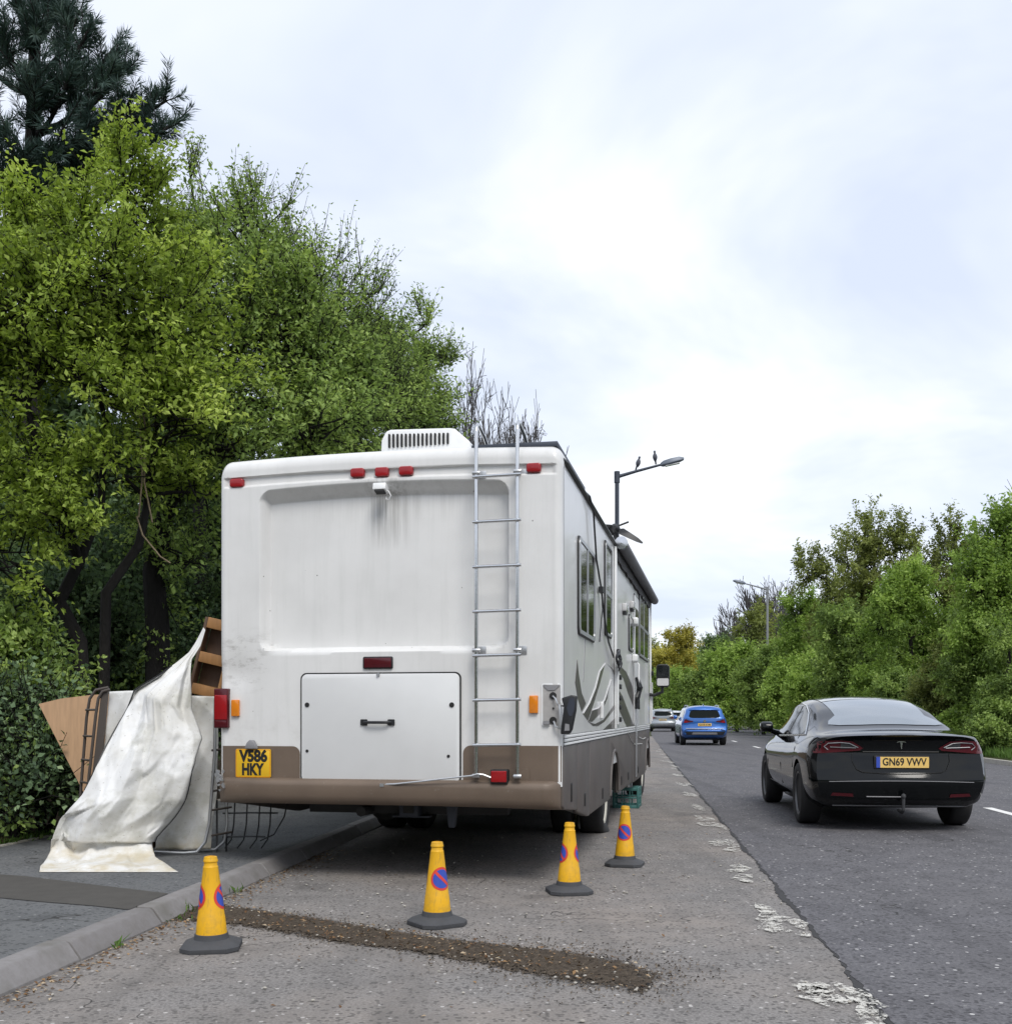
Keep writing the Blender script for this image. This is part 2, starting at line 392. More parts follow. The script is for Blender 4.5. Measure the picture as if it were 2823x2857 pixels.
M = dict(
    white=gelcoat('white_gelcoat'), white_plain=gelcoat('white_side_paint', False),
    door_white=simple('white_hatch_paint', (.69, .70, .70), .35, 0, .2, .05, 5),
    brown=brown_paint('brown_paint', (.155, .115, .085)), brown_side=brown_paint('brown_skirt_paint', (.118, .104, .096)),
    decal=simple('grey_brown_graphic', (.095, .085, .085), .35, 0, .2, .15, 5),
    decal_line=simple('pale_graphic_edge', (.55, .54, .53), .4),
    black=simple('black_plastic', (.014, .015, .017), .45), rubber=simple('black_rubber', (.022, .022, .023), .75, bump=.2),
    chrome=simple('chrome_steel', (.62, .63, .64), .18, 1.0, 0, .08, 20),
    alu=simple('dull_aluminium', (.52, .53, .54), .38, .9, 0, .12, 14),
    trim=simple('white_trim', (.76, .77, .77), .35), grey=simple('grey_plastic', (.22, .22, .23), .55),
    dark=simple('underbody_metal', (.045, .047, .05), .75, .2, 0, .35, 7, .3),
    red=simple('red_lens', (.30, .006, .010), .25, 0, .2, .2, 22), red_dark=simple('dark_red_lens', (.075, .004, .009), .25, 0, .2, .2, 18),
    amber=simple('amber_lens', (.72, .22, .012), .2, 0, .6, .15, 30),
    lamp_clear=simple('clear_lens', (.60, .60, .60), .15, 0, .7),
    glass=glass_dark('dark_window_glass', (.012,.015,.017), .05), yellow=simple('yellow_plate', (.76, .46, .018), .4, 0, .2, .06, 12),
    car_glass=glass_dark('car_window_glass', (.006,.009,.008), .05, .15), yellow_pale=simple('pale_yellow_plate', (.78, .53, .16), .4, 0, .2, .05, 12),
    plate_black=simple('plate_black', (.012, .012, .012), .5),
    fabric=simple('grey_awning_fabric', (.16, .16, .17), .8, 0, 0, .2, 6, .15), fabric_dark=simple('dark_awning_valance', (.05, .047, .05), .8, 0, 0, .2, 6),
    tarp=tarp_mat(), ply=wood_mat('plywood', (.52, .33, .19)), pine=wood_mat('orange_timber', (.40, .20, .07)), wood_dark=wood_mat('dark_timber', (.10, .055, .03)),
    bed=simple('bronze_tube', (.10, .085, .075), .5, .4), wire=simple('dark_wire', (.06, .062, .065), .5, .6),
    cone=scuffed('yellow_cone_plastic', (.74, .40, .010), (.30, .19, .05)), cone_base=simple('cone_base_rubber', (.055, .057, .062), .8, 0, 0, .25, 14, .25, 50),
    sign_blue=simple('sign_blue', (.035, .075, .42), .4, 0, 0, .12, 30), sign_red=simple('sign_red', (.62, .055, .035), .4, 0, 0, .12, 30),
    crate=simple('teal_crate_plastic', (.045, .15, .14), .5, 0, 0, .15, 12),
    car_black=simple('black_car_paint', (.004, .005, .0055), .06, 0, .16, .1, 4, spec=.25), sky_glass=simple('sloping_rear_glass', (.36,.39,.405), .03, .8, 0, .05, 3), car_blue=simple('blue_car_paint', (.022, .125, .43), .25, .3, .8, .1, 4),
    car_silver=simple('silver_car_paint', (.30, .33, .36), .3, .4, .8, .08, 4), car_pale=simple('pale_car_paint', (.55, .58, .62), .3, .3, .8, .06, 4),
    rim=simple('dark_alloy', (.15, .153, .16), .4, .6), rim_silver=simple('silver_alloy', (.45, .46, .47), .35, .7), hub=simple('cream_wheel_paint', (.55, .53, .46), .5),
    crumb=leaf_mat('earth_crumbs', (.06,.047,.035), (.12,.096,.072), (.21,.17,.13), .0), tar=simple('old_tar_joint', (.030,.029,.029), .8, 0, 0, .3, 30, .5, 60), pole_pale=simple('weathered_pale_steel', (.22,.23,.24), .6, .2), path_dark=simple('dark_path_reflection', (.062,.058,.052), .9, 0, 0, .25, 8, .4, 80), pole=simple('galvanised_steel', (.055, .065, .085), .55, .4, 0, .2, 5), lamp_head=simple('grey_lamp_housing', (.13, .15, .185), .45, .2),
    bird=simple('grey_feathers', (.10, .105, .13), .8, 0, 0, .4, 30),
    asphalt_bay=asphalt('worn_layby_asphalt', (.146, .138, .131), (.258, .244, .233), (.44, .42, .40), .035, (.27, .235, .205), .32),
    asphalt_road=asphalt('dark_road_asphalt', (.082, .080, .087), (.160, .157, .166), (.48, .47, .46), .035, (.135, .130, .132), .22, .9),
    asphalt_path=asphalt('footpath_tarmac', (.095, .10, .105), (.150, .156, .162), (.24, .24, .24), .02, (.14, .14, .136), .25),
    kerb=simple('concrete_kerb', (.26, .25, .252), .85, 0, 0, .22, 16, .3, 90), edging=simple('pale_edging', (.36, .34, .30), .9, 0, 0, .25, 10, .3),
    paint=speckle_white(), paint_solid=simple('white_road_paint', (.74, .73, .70), .6, 0, 0, .12, 14),
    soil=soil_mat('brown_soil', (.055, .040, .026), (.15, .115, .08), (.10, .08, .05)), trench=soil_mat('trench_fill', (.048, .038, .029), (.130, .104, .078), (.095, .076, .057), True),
    ground=soil_mat('rough_ground', (.04, .05, .02), (.09, .10, .04), (.05, .06, .025)),
    grass=leaf_mat('grass_blades', (.05, .10, .018), (.09, .17, .03), (.16, .24, .06), .3),
    bark=bark_mat('dark_bark', (.024, .022, .021)), bark_grey=bark_mat('grey_bark', (.12, .115, .115)), bark_vine=bark_mat('pale_vine', (.30, .24, .16)),
    leaf_lime=leaf_mat('lime_leaves', (.14, .20, .04), (.33, .45, .075), (.55, .67, .16)),
    leaf_green=leaf_mat('mid_green_leaves', (.11, .165, .055), (.25, .365, .095), (.45, .58, .18)),
    leaf_deep=leaf_mat('deep_green_leaves', (.055, .09, .045), (.12, .19, .08), (.25, .35, .14)),
    leaf_ivy=leaf_mat('ivy_leaves', (.07, .115, .065), (.165, .255, .125), (.37, .49, .26), .38),
    leaf_olive=leaf_mat('olive_leaves', (.115, .138, .05), (.24, .285, .085), (.42, .47, .16)),
    leaf_yellow=leaf_mat('yellow_leaves', (.22, .19, .035), (.44, .40, .075), (.62, .57, .15)),
    leaf_fresh=leaf_mat('fresh_leaves', (.13, .21, .05), (.29, .43, .09), (.48, .63, .18)),
    leaf_brown=leaf_mat('reddish_leaves', (.095, .085, .045), (.19, .17, .08), (.30, .28, .13)),
    needle=leaf_mat('pine_needles', (.026, .050, .044), (.050, .090, .076), (.10, .15, .12), .15, .55),
    litter=leaf_mat('dry_leaf_litter', (.12, .06, .025), (.28, .17, .08), (.50, .42, .30), .1),
)
def kerb_mat():
    t = NT('concrete_kerb_stones'); v = t.coord(); g_ = t.new('ShaderNodeNewGeometry')
    f = t.noise(v, 14, 5, .7); b = t.noise(v, 2.5, 5, .6)
    base = t.mix(g_.outputs['Random Per Island'], (.20, .192, .192), (.29, .28, .275))
    base = t.mix(t.ramp(f, (.4, 0.0), (.7, .5)), base, (.15, .14, .13)); base = t.mix(t.ramp(b, (.52, 0.0), (.7, .75)), base, (.145, .14, .125))
    t.set(base, .9, spec=.2); t.bump(f, .5, .006); return t.m
M['kerb'] = kerb_mat()
# unseen slopes added behind the viewpoint so the black car reflects something dark
def slope_mat():
    t = NT('added_dark_slope'); v = t.coord(); f = t.noise(v, 1.4, 6, .7)
    t.set(t.mix(t.ramp(f, (.35, 0.0), (.65, 1.0)), (.02, .03, .012), (.07, .10, .03)), .95, spec=.1); t.bump(f, 1.0, .6); return t.m
M['slope'] = slope_mat()
for m_ in M.values(): m_.use_backface_culling = False

def sst_(t): return t*t*(3-2*t)
# ------------------------------------------------------------------ setting
SL = .1185                                  # the road runs off at about 6.8 degrees to the right
def bend(y): return .0006*max(0, y-55)**2
def edge_x(y): return 1.372 + (y-4.186)*SL + bend(y)      # lay-by edge of the carriageway
def kerb_x(y): return -2.07 + (y-5.2)*.115                # foot of the left kerb
def path_x(y): return -4.20 + (y-8.93)*.115               # back of the left footpath
def far_x(y): return edge_x(y) + 7.9                      # right kerb

def strip(name, xa, xb, ys, z, mat, kind='structure', jit=0, seed=1):
    rnd = random.Random(seed); v = []; f = []
    for y in ys:
        v += [(xa(y) + (rnd.uniform(-jit, jit) if jit else 0), y, z), (xb(y), y, z)]
    for i in range(len(ys)-1): f.append((2*i, 2*i+1, 2*i+3, 2*i+2))
    mb = MB(); mb.add(v, f); o = mb.build(name, mat, smooth=0); o['kind'] = kind; return o
def yr(a, b, st): return [a + (b-a)*i/max(1, round((b-a)/st)) for i in range(max(1, round((b-a)/st))+1)]

g = MB(); g.add([(-900,-60,-.03),(900,-60,-.03),(900,1800,-.03),(-900,1800,-.03)], [(0,1,2,3)])
tag(g.build('ground', M['ground'], smooth=0), kind='structure')
strip('layby', lambda y: kerb_x(y)+0.0, lambda y: edge_x(y)+.3, yr(-4, 60, 2), 0, M['asphalt_bay'])
strip('road', lambda y: edge_x(y)+.13, far_x, yr(-4, 20, .05) + yr(21, 240, 3), .005, M['asphalt_road'], jit=.013)
strip('road_joint', lambda y: edge_x(y)+.105+.012*math.sin(y*5.1)+.012*math.sin(y*2.3+1), lambda y: edge_x(y)+.145, yr(-4, 40, .05), .0035, M['tar'], jit=.012, seed=5)
PATH_Z = .10
strip('footpath', path_x, lambda y: kerb_x(y)-.15, yr(-4, 60, 2), PATH_Z, M['asphalt_path'])

# left kerb, half-battered stones with joints
kb = MB(); y = -3.0
prof = [(0, -.02), (0, .012), (-.052, .088), (-.066, .099), (-.155, .1035), (-.155, -.02)]
krnd = random.Random(4)
while y < 45:
    y0, y1 = y+.008, y+.902; dz = krnd.uniform(-.004, .004)
    vs = [(kerb_x(y0)+p[0], y0, p[1]+dz) for p in prof] + [(kerb_x(y1)+p[0], y1, p[1]+dz) for p in prof]
    n = len(prof)
    kb.add(vs, [tuple(range(n)), tuple(range(n, 2*n))[::-1]] + [(i, n+i, n+(i+1) % n, (i+1) % n) for i in range(n)])
    y += .915
tag(kb.build('kerb', M['kerb'], bevel=.005, smooth=20), kind='structure')
# thin edging behind the path
eb = MB(); y = -3.0
while y < 45:
    y0, y1 = y+.01, y+.9; x0, x1 = path_x(y0), path_x(y1); dz = krnd.uniform(-.008, .01)
    eb.add([(x0-.05,y0,0),(x0,y0,0),(x1,y1,0),(x1-.05,y1,0),(x0-.05,y0,.12+dz),(x0,y0,.12+dz),(x1,y1,.12+dz),(x1-.05,y1,.12+dz)],
           [(3,2,1,0),(4,5,6,7),(0,1,5,4),(1,2,6,5),(2,3,7,6),(3,0,4,7)])
    y += .915
tag(eb.build('path_edging', M['edging'], bevel=.006), kind='structure')
# right kerb
rb = MB(); y = 5.0
while y < 130:
    L_ = .915 if y < 60 else 3.0
    y0, y1 = y+.006, y+L_-.004; x0, x1 = far_x(y0), far_x(y1)
    rb.add([(x0,y0,-.02),(x0+.16,y0,-.02),(x1+.16,y1,-.02),(x1,y1,-.02),(x0+.015,y0,.11),(x0+.16,y0,.11),(x1+.16,y1,.11),(x1+.015,y1,.11)],
           [(3,2,1,0),(4,5,6,7),(0,1,5,4),(1,2,6,5),(2,3,7,6),(3,0,4,7)])
    y += L_
tag(rb.build('far_kerb', M['edging'], smooth=0), kind='structure')
# verge beyond
vb = MB(); v = []; f = []
ys = yr(2, 240, 3)
for yy in ys:
    x0 = far_x(yy)+.16
    v += [(x0, yy, .10), (x0+1.2, yy, .13), (x0+4, yy, .5), (x0+14, yy, 1.2)]
for i in range(len(ys)-1):
    for k in range(3): f.append((4*i+k, 4*i+k+1, 4*i+k+5, 4*i+k+4))
vb.add(v, f); tag(vb.build('verge', M['ground'], smooth=60), kind='structure')

hb_ = MB(); v = []; f = []; hr = random.Random(17); NA, NRR = 60, 6
for i in range(NA+1):
    a = math.radians(196+(344-196)*i/NA); ca_, sa_ = math.cos(a), math.sin(a)
    for k in range(NRR+1):
        q = k/NRR; R_ = 26+22*q; h_ = -.2+8.5*sst_(q)+hr.uniform(-.8, .8)*(q > .1)
        v.append((R_*ca_*(.75 if True else 1), R_*sa_, h_))
for i in range(NA):
    for k in range(NRR): a = i*(NRR+1)+k; f.append((a, a+NRR+1, a+NRR+2, a+1))
hb_.add(v, f); tag(hb_.build('added_unseen_slopes', M['slope'], smooth=180), kind='structure')  # unseen mound ring, added to keep low bright sky out of reflections

# embankment on the left
def bank_z(d):      # d metres behind the path
    return .09 + .05*min(d, .6) + .62*max(0, d-.6) - .05*max(0, d-.6)**1.55
ban = MB(); v = []; f = []
ds = [.04, .3, .6, .9, 1.2, 1.6, 2.0, 2.5, 3.0, 3.6, 4.5, 6, 8, 12]
ys = yr(0, 70, .5); brnd = random.Random(8)
for yy in ys:
    for d in ds:
        jz = brnd.uniform(-.05, .05)*min(1, d)
        v.append((path_x(yy)-d, yy, bank_z(min(d, 7))+jz))
for i in range(len(ys)-1):
    for k in range(len(ds)-1):
        a = i*len(ds)+k; f.append((a, a+len(ds), a+len(ds)+1, a+1))
ban.add(v, f); tag(ban.build('embankment', M['soil'], smooth=180), kind='structure')

# trench strip filled with earth across the lay-by, and a windscreen reflection painted dark on the path
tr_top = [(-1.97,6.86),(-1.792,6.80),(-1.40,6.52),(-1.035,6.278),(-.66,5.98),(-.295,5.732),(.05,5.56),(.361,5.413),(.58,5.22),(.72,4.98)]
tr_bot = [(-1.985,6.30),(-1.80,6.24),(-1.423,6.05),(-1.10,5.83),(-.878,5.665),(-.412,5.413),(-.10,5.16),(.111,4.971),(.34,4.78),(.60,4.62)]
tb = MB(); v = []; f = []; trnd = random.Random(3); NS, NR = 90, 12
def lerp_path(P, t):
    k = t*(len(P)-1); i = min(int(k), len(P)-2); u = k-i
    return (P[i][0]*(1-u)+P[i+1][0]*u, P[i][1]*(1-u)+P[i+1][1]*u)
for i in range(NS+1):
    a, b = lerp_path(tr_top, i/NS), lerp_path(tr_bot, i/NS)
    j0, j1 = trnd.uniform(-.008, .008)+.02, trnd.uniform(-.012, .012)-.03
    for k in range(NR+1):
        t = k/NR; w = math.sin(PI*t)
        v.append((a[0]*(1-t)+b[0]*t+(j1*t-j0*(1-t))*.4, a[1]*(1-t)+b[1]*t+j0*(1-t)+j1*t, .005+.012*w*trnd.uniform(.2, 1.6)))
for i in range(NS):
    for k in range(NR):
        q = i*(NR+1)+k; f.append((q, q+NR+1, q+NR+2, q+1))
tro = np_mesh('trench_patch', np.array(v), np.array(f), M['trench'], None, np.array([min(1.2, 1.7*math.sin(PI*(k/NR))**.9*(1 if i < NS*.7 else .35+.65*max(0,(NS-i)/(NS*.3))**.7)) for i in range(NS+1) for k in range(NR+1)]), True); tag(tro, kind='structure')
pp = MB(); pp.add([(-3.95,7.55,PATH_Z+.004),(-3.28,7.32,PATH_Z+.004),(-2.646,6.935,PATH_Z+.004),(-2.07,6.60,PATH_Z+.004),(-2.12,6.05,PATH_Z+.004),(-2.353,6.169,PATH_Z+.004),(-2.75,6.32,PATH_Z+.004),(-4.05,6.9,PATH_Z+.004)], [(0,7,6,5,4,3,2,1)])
tag(pp.build('painted_path_reflection', M['path_dark'], smooth=0), kind='structure')  # flat dark strip standing in for a windscreen reflection over the path

# road markings
mk = MB(); mrnd = random.Random(6)
for y0, y1, a, b in [(3.2,4.05,-.17,.10),(3.9,4.75,-.02,.11),(4.5,4.86,-.14,-.05),(5.85,6.25,-.16,.10),(6.3,6.75,-.12,-.02),(7.7,7.95,-.17,-.03),(8.2,8.5,-.15,.0),(9.5,9.85,-.16,.08),(9.95,10.3,-.15,.05),(11.3,11.8,-.17,.08),(12.2,12.6,-.15,.02),(13.6,14.2,-.16,.05),
                     (15.4,16.4,-.16,.08),(18.2,19.2,-.16,.08),(20.6,21.4,-.16,.05),(23.8,25.2,-.18,.1),(26.4,28,-.18,.1),(30,32.5,-.2,.1),(35,37,-.2,.1)]:
    L_ = y1-y0; lim = .0085
    for q in range(mrnd.randint(7, 10) if y0 < 5 else mrnd.randint(4, 6) if y0 < 12 else 3):      # broken flakes of old paint
        cx_ = mrnd.uniform(a+.03, b-.01); cy_ = mrnd.uniform(y0, y1); rx, ry = mrnd.uniform(.04, .095), mrnd.uniform(.10, .28)*(1 if y0 < 12 else 2.2)*min(1, L_*1.4+.3); m_ = 11
        ang = [2*PI*k/m_ for k in range(m_)]; lim += .0002
        mk.add([(edge_x(cy_)+cx_+rx*math.cos(t)*mrnd.uniform(.55, 1.15), cy_+ry*math.sin(t)*mrnd.uniform(.55, 1.15), lim) for t in ang], [tuple(range(m_))])
tag(mk.build('edge_marking', M['paint'], smooth=0), kind='structure')
ld = MB()
for y0 in (-6.1, 2.9, 11.7, 20.9, 29.9, 38.6, 47.4, 56.4, 65.4, 74.4):
    vs = []
    for yy in (y0, y0+2.1): vs += [(edge_x(yy)+3.6, yy, .0095), (edge_x(yy)+3.72, yy, .0095)]
    ld.add(vs, [(0,1,3,2)])
tag(ld.build('lane_marking', M['paint_solid'], smooth=0), kind='structure')
# ------------------------------------------------------------------ text on plates
def text_mesh(name, body, size, mat, parent, mw, loc, rot, extrude=.001, bold=.0):
    """flat lettering scaled to the width mw"""
    cu = bpy.data.curves.new(name, 'FONT'); cu.body = body; cu.size = size; cu.align_x = 'CENTER'; cu.align_y = 'CENTER'
    cu.extrude = extrude; cu.offset = bold; cu.resolution_u = 4
    o = bpy.data.objects.new(name+'_curve', cu); C.objects.link(o)
    dg = bpy.context.evaluated_depsgraph_get()
    me = bpy.data.meshes.new_from_object(o.evaluated_get(dg))
    bpy.data.objects.remove(o); bpy.data.curves.remove(cu)
    me.name = name; me.materials.clear()
    xs = [v.co.x for v in me.vertices]; w = max(xs)-min(xs); c = (max(xs)+min(xs))/2
    for v in me.vertices: v.co.x = (v.co.x-c)*mw/w
    ob = link(name, me, mat, parent, 0)
    ob.location = loc; ob.rotation_euler = rot
    return ob

def rrect(x0, z0, x1, z1, r, n=5):
    """rounded rectangle, r a number or four (bl, br, tr, tl)"""
    rs = r if hasattr(r, '__len__') else (r,)*4
    out = []
    for (cx, cz, a0), q in zip(((x0,z0,PI),(x1,z0,1.5*PI),(x1,z1,0),(x0,z1,.5*PI)), rs):
        sx = 1 if cx == x0 else -1; sz = 1 if cz == z0 else -1
        if q <= 0: out.append((cx, cz)); continue
        for k in range(n+1):
            a = a0+.5*PI*k/n; out.append((cx+sx*q+q*math.cos(a), cz+sz*q+q*math.sin(a)))
    return out

def cut_patch(poly, step, place, name, mat, parent, thick=0):
    """flat outline cut into a fine grid, then laid on a surface by place(a, b) -> (point, normal)"""
    bm = bmesh.new()
    bm.faces.new([bm.verts.new((p[0], p[1], 0)) for p in poly])
    for ax in (0, 1):
        lo, hi = min(p[ax] for p in poly), max(p[ax] for p in poly)
        n = max(1, int((hi-lo)/step)); no = (1,0,0) if ax == 0 else (0,1,0)
        for k in range(1, n):
            q = lo+(hi-lo)*k/n
            bmesh.ops.bisect_plane(bm, geom=bm.verts[:]+bm.edges[:]+bm.faces[:], plane_co=(q if ax == 0 else 0, q if ax == 1 else 0, 0), plane_no=no, dist=1e-5)
    bmesh.ops.triangulate(bm, faces=[f for f in bm.faces if len(f.verts) > 4])
    if thick:
        r = bmesh.ops.extrude_face_region(bm, geom=bm.faces[:])
        top = set(v for v in r['geom'] if isinstance(v, bmesh.types.BMVert))
    else: top = set()
    for v in bm.verts:
        p, nn = place(v.co.x, v.co.y); v.co = p + nn*(thick if v in top else 0)
    bmesh.ops.recalc_face_normals(bm, faces=bm.faces)
    me = bpy.data.meshes.new(name); bm.to_mesh(me); bm.free()
    return link(name, me, mat, parent, 40)

# ------------------------------------------------------------------ motorhome
TH = math.radians(11.27)
rv = thing('motorhome', 'long white and brown motorhome with a rear ladder, parked half on the left kerb', 'motorhome', (-.8644, 7.669, 0), -TH)
HW = 1.275
def rv_world(x, s, z): return Vector((-.8644 + x*math.cos(TH) + s*math.sin(TH), 7.669 - x*math.sin(TH) + s*math.cos(TH), z))
def ztop(u):
    d = HW-abs(u); z = 3.104-.019*u*u; r = .085
    if d < r: z -= r-math.sqrt(max(0, r*r-(r-d)**2))
    return z
def sst(a, b, x):
    t = min(1, max(0, (x-a)/(b-a))); return t*t*(3-2*t)
def rear_off(u, z):
    off = 0; d = HW-abs(u); r = .06
    if d < r: off += r-math.sqrt(max(0, r*r-(r-d)**2))
    dz = ztop(u)-z; rt = .10
    if dz < rt: off += (rt-math.sqrt(max(0, rt*rt-(rt-dz)**2)))
    w = sst(1.245, 1.20, abs(u))                        # roof cap lip and lamp groove
    z1 = 2.957-.022*(u/1.25)**2; z2 = 2.898-.028*(u/1.25)**2
    off += w*(.024*sst(z1+.004, z1-.004, z)-.020*sst(z2+.008, z2-.010, z))
    uL, uR, zb, zt = -.955, .902, 1.665, 2.868-.034*u*u     # big pressed recess
    rr = .10
    qx = abs(u-(uL+uR)/2)-((uR-uL)/2-rr); qz = abs(z-(zb+zt)/2)-((zt-zb)/2-rr)
    sdf = -(math.hypot(max(qx,0), max(qz,0))+min(max(qx,qz),0)-rr)
    m = min((u-uL)/.050, (uR-u)/.022, (zt-z)/.088, (z-zb)/.024, sdf/.022)
    off += .095*(min(1, max(0, m))*.75+.25*sst(0, 1, m))
    # dent low on the left flank
    off += .02*math.exp(-((u+1.15)/.16)**2-((z-1.5)/.12)**2)
    return off
def rear_place(eps):
    def f(u, z): return Vector((u, rear_off(u, z)-eps, z)), Vector((0,-1,0))
    return f
us = sorted(set([round(x, 4) for x in list(np.linspace(-1.275, -1.18, 16)) + list(np.linspace(-1.18, -.88, 40)) + list(np.linspace(-.88, .84, 64)) + list(np.linspace(.84, .94, 22)) + list(np.linspace(.94, 1.18, 14)) + list(np.linspace(1.18, 1.275, 16))]))
ts = list(np.linspace(0, .80, 90)[:-1]) + list(np.linspace(.80, .94, 70)[:-1]) + list(np.linspace(.94, 1, 26))
Z0 = .70
nu, nt = len(us), len(ts)
V, F = [], []
for t in ts:
    for u in us:
        z = Z0+(ztop(u)-Z0)*t; V.append((u, rear_off(u, z), z))
for i in range(nt-1):
    for k in range(nu-1): F.append((i*nu+k, i*nu+k+1, (i+1)*nu+k+1, (i+1)*nu+k))
body = MB(); body.add(V, F); body.build('rear_panel', M['white'], rv, smooth=45)
# sides and roof behind it
ring = [(-HW, rear_off(-HW, Z0+(ztop(-HW)-Z0)*t), Z0+(ztop(-HW)-Z0)*t) for t in ts]
ring += [(u, rear_off(u, ztop(u)), ztop(u)) for u in us]
ring += [(HW, p[1], p[2]) for p in [(HW, rear_off(HW, Z0+(ztop(HW)-Z0)*t), Z0+(ztop(HW)-Z0)*t) for t in ts][::-1]]
LEN = 9.62
def front_sec(s):        # front of the coach narrows a little and rakes
    k = sst(LEN-.35, LEN, s); return 1-.05*k, 1-.04*k
V = list(ring); n = len(ring); F = []
stn = [.16, 2, 4, 6, 8, LEN-.35, LEN-.25, LEN-.15, LEN-.06, LEN]
for s_ in stn:
    a, b = front_sec(s_); V += [(p[0]*a, s_, 1.9+(p[2]-1.9)*b) for p in ring]
for i in range(len(stn)):
    for k in range(n-1): F.append((i*n+k, (i+1)*n+k, (i+1)*n+k+1, i*n+k+1)[::-1])
V += [(-HW, .07, Z0), (HW, .07, Z0)]
F.append(tuple(range(len(stn)*n, len(stn)*n+n)))
sh = MB(); sh.add(V, F); sh.build('coach_body', M['white_plain'], rv, smooth=35)
fl = MB(); fl.span((-HW+.02, .12, .70), (HW-.02, LEN-.1, .76)); fl.build('floor_pan', M['dark'], rv)

# brown lower panels, rear door and bumper
cut_patch(rrect(-1.268, .735, -.640, .972, (0,0,.055,0)), .03, rear_place(.004), 'lower_panel', M['brown'], rv)
cut_patch(rrect(.574, .735, 1.268, .985, (0,0,0,.055)), .03, rear_place(.004), 'lower_panel', M['brown'], rv)
bp = MB(); pr = [(.06,.742),(-.010,.742),(-.040,.734),(-.062,.716),(-.066,.69),(-.058,.62),(-.046,.585),(-.02,.562),(.03,.552),(.30,.552),(.30,.60),(.06,.60)]
vs, fs = [], []
for u in [-1.283,-1.276,-1.25,-1.2,-.8,-.4,0,.4,.8,1.15,1.21,1.245,1.262]:
    k = sst(1.285, 1.19, abs(u)); lift = .012*(1-(u/1.28)**2)
    sag = -.012*sst(.5, 1.2, u)
    vs += [(u, p[0]*(k*.8+.2)+(1-k)*.05 if p[0] < .06 else p[0], p[1]-lift*0+sag*(p[1] < .7)) for p in pr]
m_ = len(pr); nn = 13
for i in range(nn-1):
    for k in range(m_): fs.append((i*m_+k, i*m_+(k+1) % m_, (i+1)*m_+(k+1) % m_, (i+1)*m_+k))
fs.append(tuple(range(m_))[::-1]); fs.append(tuple(range((nn-1)*m_, nn*m_)))
bp.add(vs, fs); bumper = bp.build('bumper', M['brown'], rv, smooth=50)
scr = MB(); srnd = random.Random(5)       # torn chrome foil and bare fibre at the bumper's left end
for k in range(14):
    a = srnd.uniform(-1.262, -1.20); z = srnd.uniform(.585, .80); w = srnd.uniform(.012, .04); h_ = srnd.uniform(.012, .05)
    pts = [(a+w*.5*math.cos(q)*srnd.uniform(.5, 1.3), z+h_*.5*math.sin(q)*srnd.uniform(.5, 1.3)) for q in np.linspace(0, 2*PI, 8)[:-1]]
    scr.prism(pts, 'y', -.072-.002*k*.3, -.060)
scr.build('scuffed_patch', M['alu'], bumper)
dr = MB(); dr.prism(rrect(-.633, .706, .561, 1.503, .045), 'y', .006, -.006); dr.build('hatch_seal', M['plate_black'], rv, smooth=40)
hatch = MB().prism(rrect(-.622, .718, .551, 1.493, .04), 'y', .003, -.017).build('rear_hatch', M['door_white'], rv, bevel=.006, smooth=40)
hd = MB(); hz = 1.146
hd.prism(rrect(-.172, hz-.022, -.122, hz+.022, .006), 'y', -.016, -.028); hd.prism(rrect(.030, hz-.022, .080, hz+.022, .006), 'y', -.016, -.028)
hd.tube([(-.147,-.024,hz),(-.13,-.045,hz),(-.10,-.052,hz),(.008,-.052,hz),(.038,-.045,hz),(.055,-.024,hz)], .0105, 8)
hd.build('handle', M['black'], hatch, smooth=50)
def disc(parent, name, u, z, y, r, mat, d=.006, n=16):
    mb = MB(); mb.prism([(u+r*math.cos(2*PI*k/n), z+r*math.sin(2*PI*k/n)) for k in range(n)], 'y', y, y-d); return mb.build(name, mat, parent, smooth=40)
for u, z, r in ((-.578,1.272,.017),(-.578,.939,.011),(.497,1.27,.018),(.473,.909,.011)): disc(hatch, 'lock', u, z, -.016, r, M['plate_black'])
disc(hatch, 'catch', -.041, 1.487, -.016, .012, M['alu'], .014)

# number plate
np_ = MB().prism(rrect(-1.133, .742, -.859, .950, .012), 'y', -.008, -.016).build('number_plate', M['yellow'], rv, bevel=.002)
bdr = MB()
for a, b in (((-1.129,.744),(-.863,.7475)),((-1.129,.9445),(-.863,.948))): bdr.prism([a,(b[0],a[1]),b,(a[0],b[1])], 'y', -.016, -.0172)
bdr = MB(); bo, bi = rrect(-1.130,.745,-.862,.947,.010), rrect(-1.126,.749,-.866,.943,.008); nb_ = len(bo); bdr.add([(p[0],-.0168,p[1]) for p in bo+bi], [(i, (i+1) % nb_, nb_+(i+1) % nb_, nb_+i) for i in range(nb_)]); bdr.build('plate_border', M['amber'], np_, smooth=0)
text_mesh('plate_lettering', 'V586', .115, M['plate_black'], np_, .222, (-.996, -.0168, .896), (PI/2, 0, 0), .0006, .0055)
text_mesh('plate_lettering', 'HKY', .115, M['plate_black'], np_, .172, (-.996, -.0168, .798), (PI/2, 0, 0), .0006, .0055)
pl = MB(); pl.prism([(-1.052,.952),(-.955,.952),(-.968,.985),(-.985,1.015),(-1.012,1.018),(-1.035,.995)], 'y', -.006, -.05); pl.build('plate_lamp', M['grey'], rv, bevel=.008)

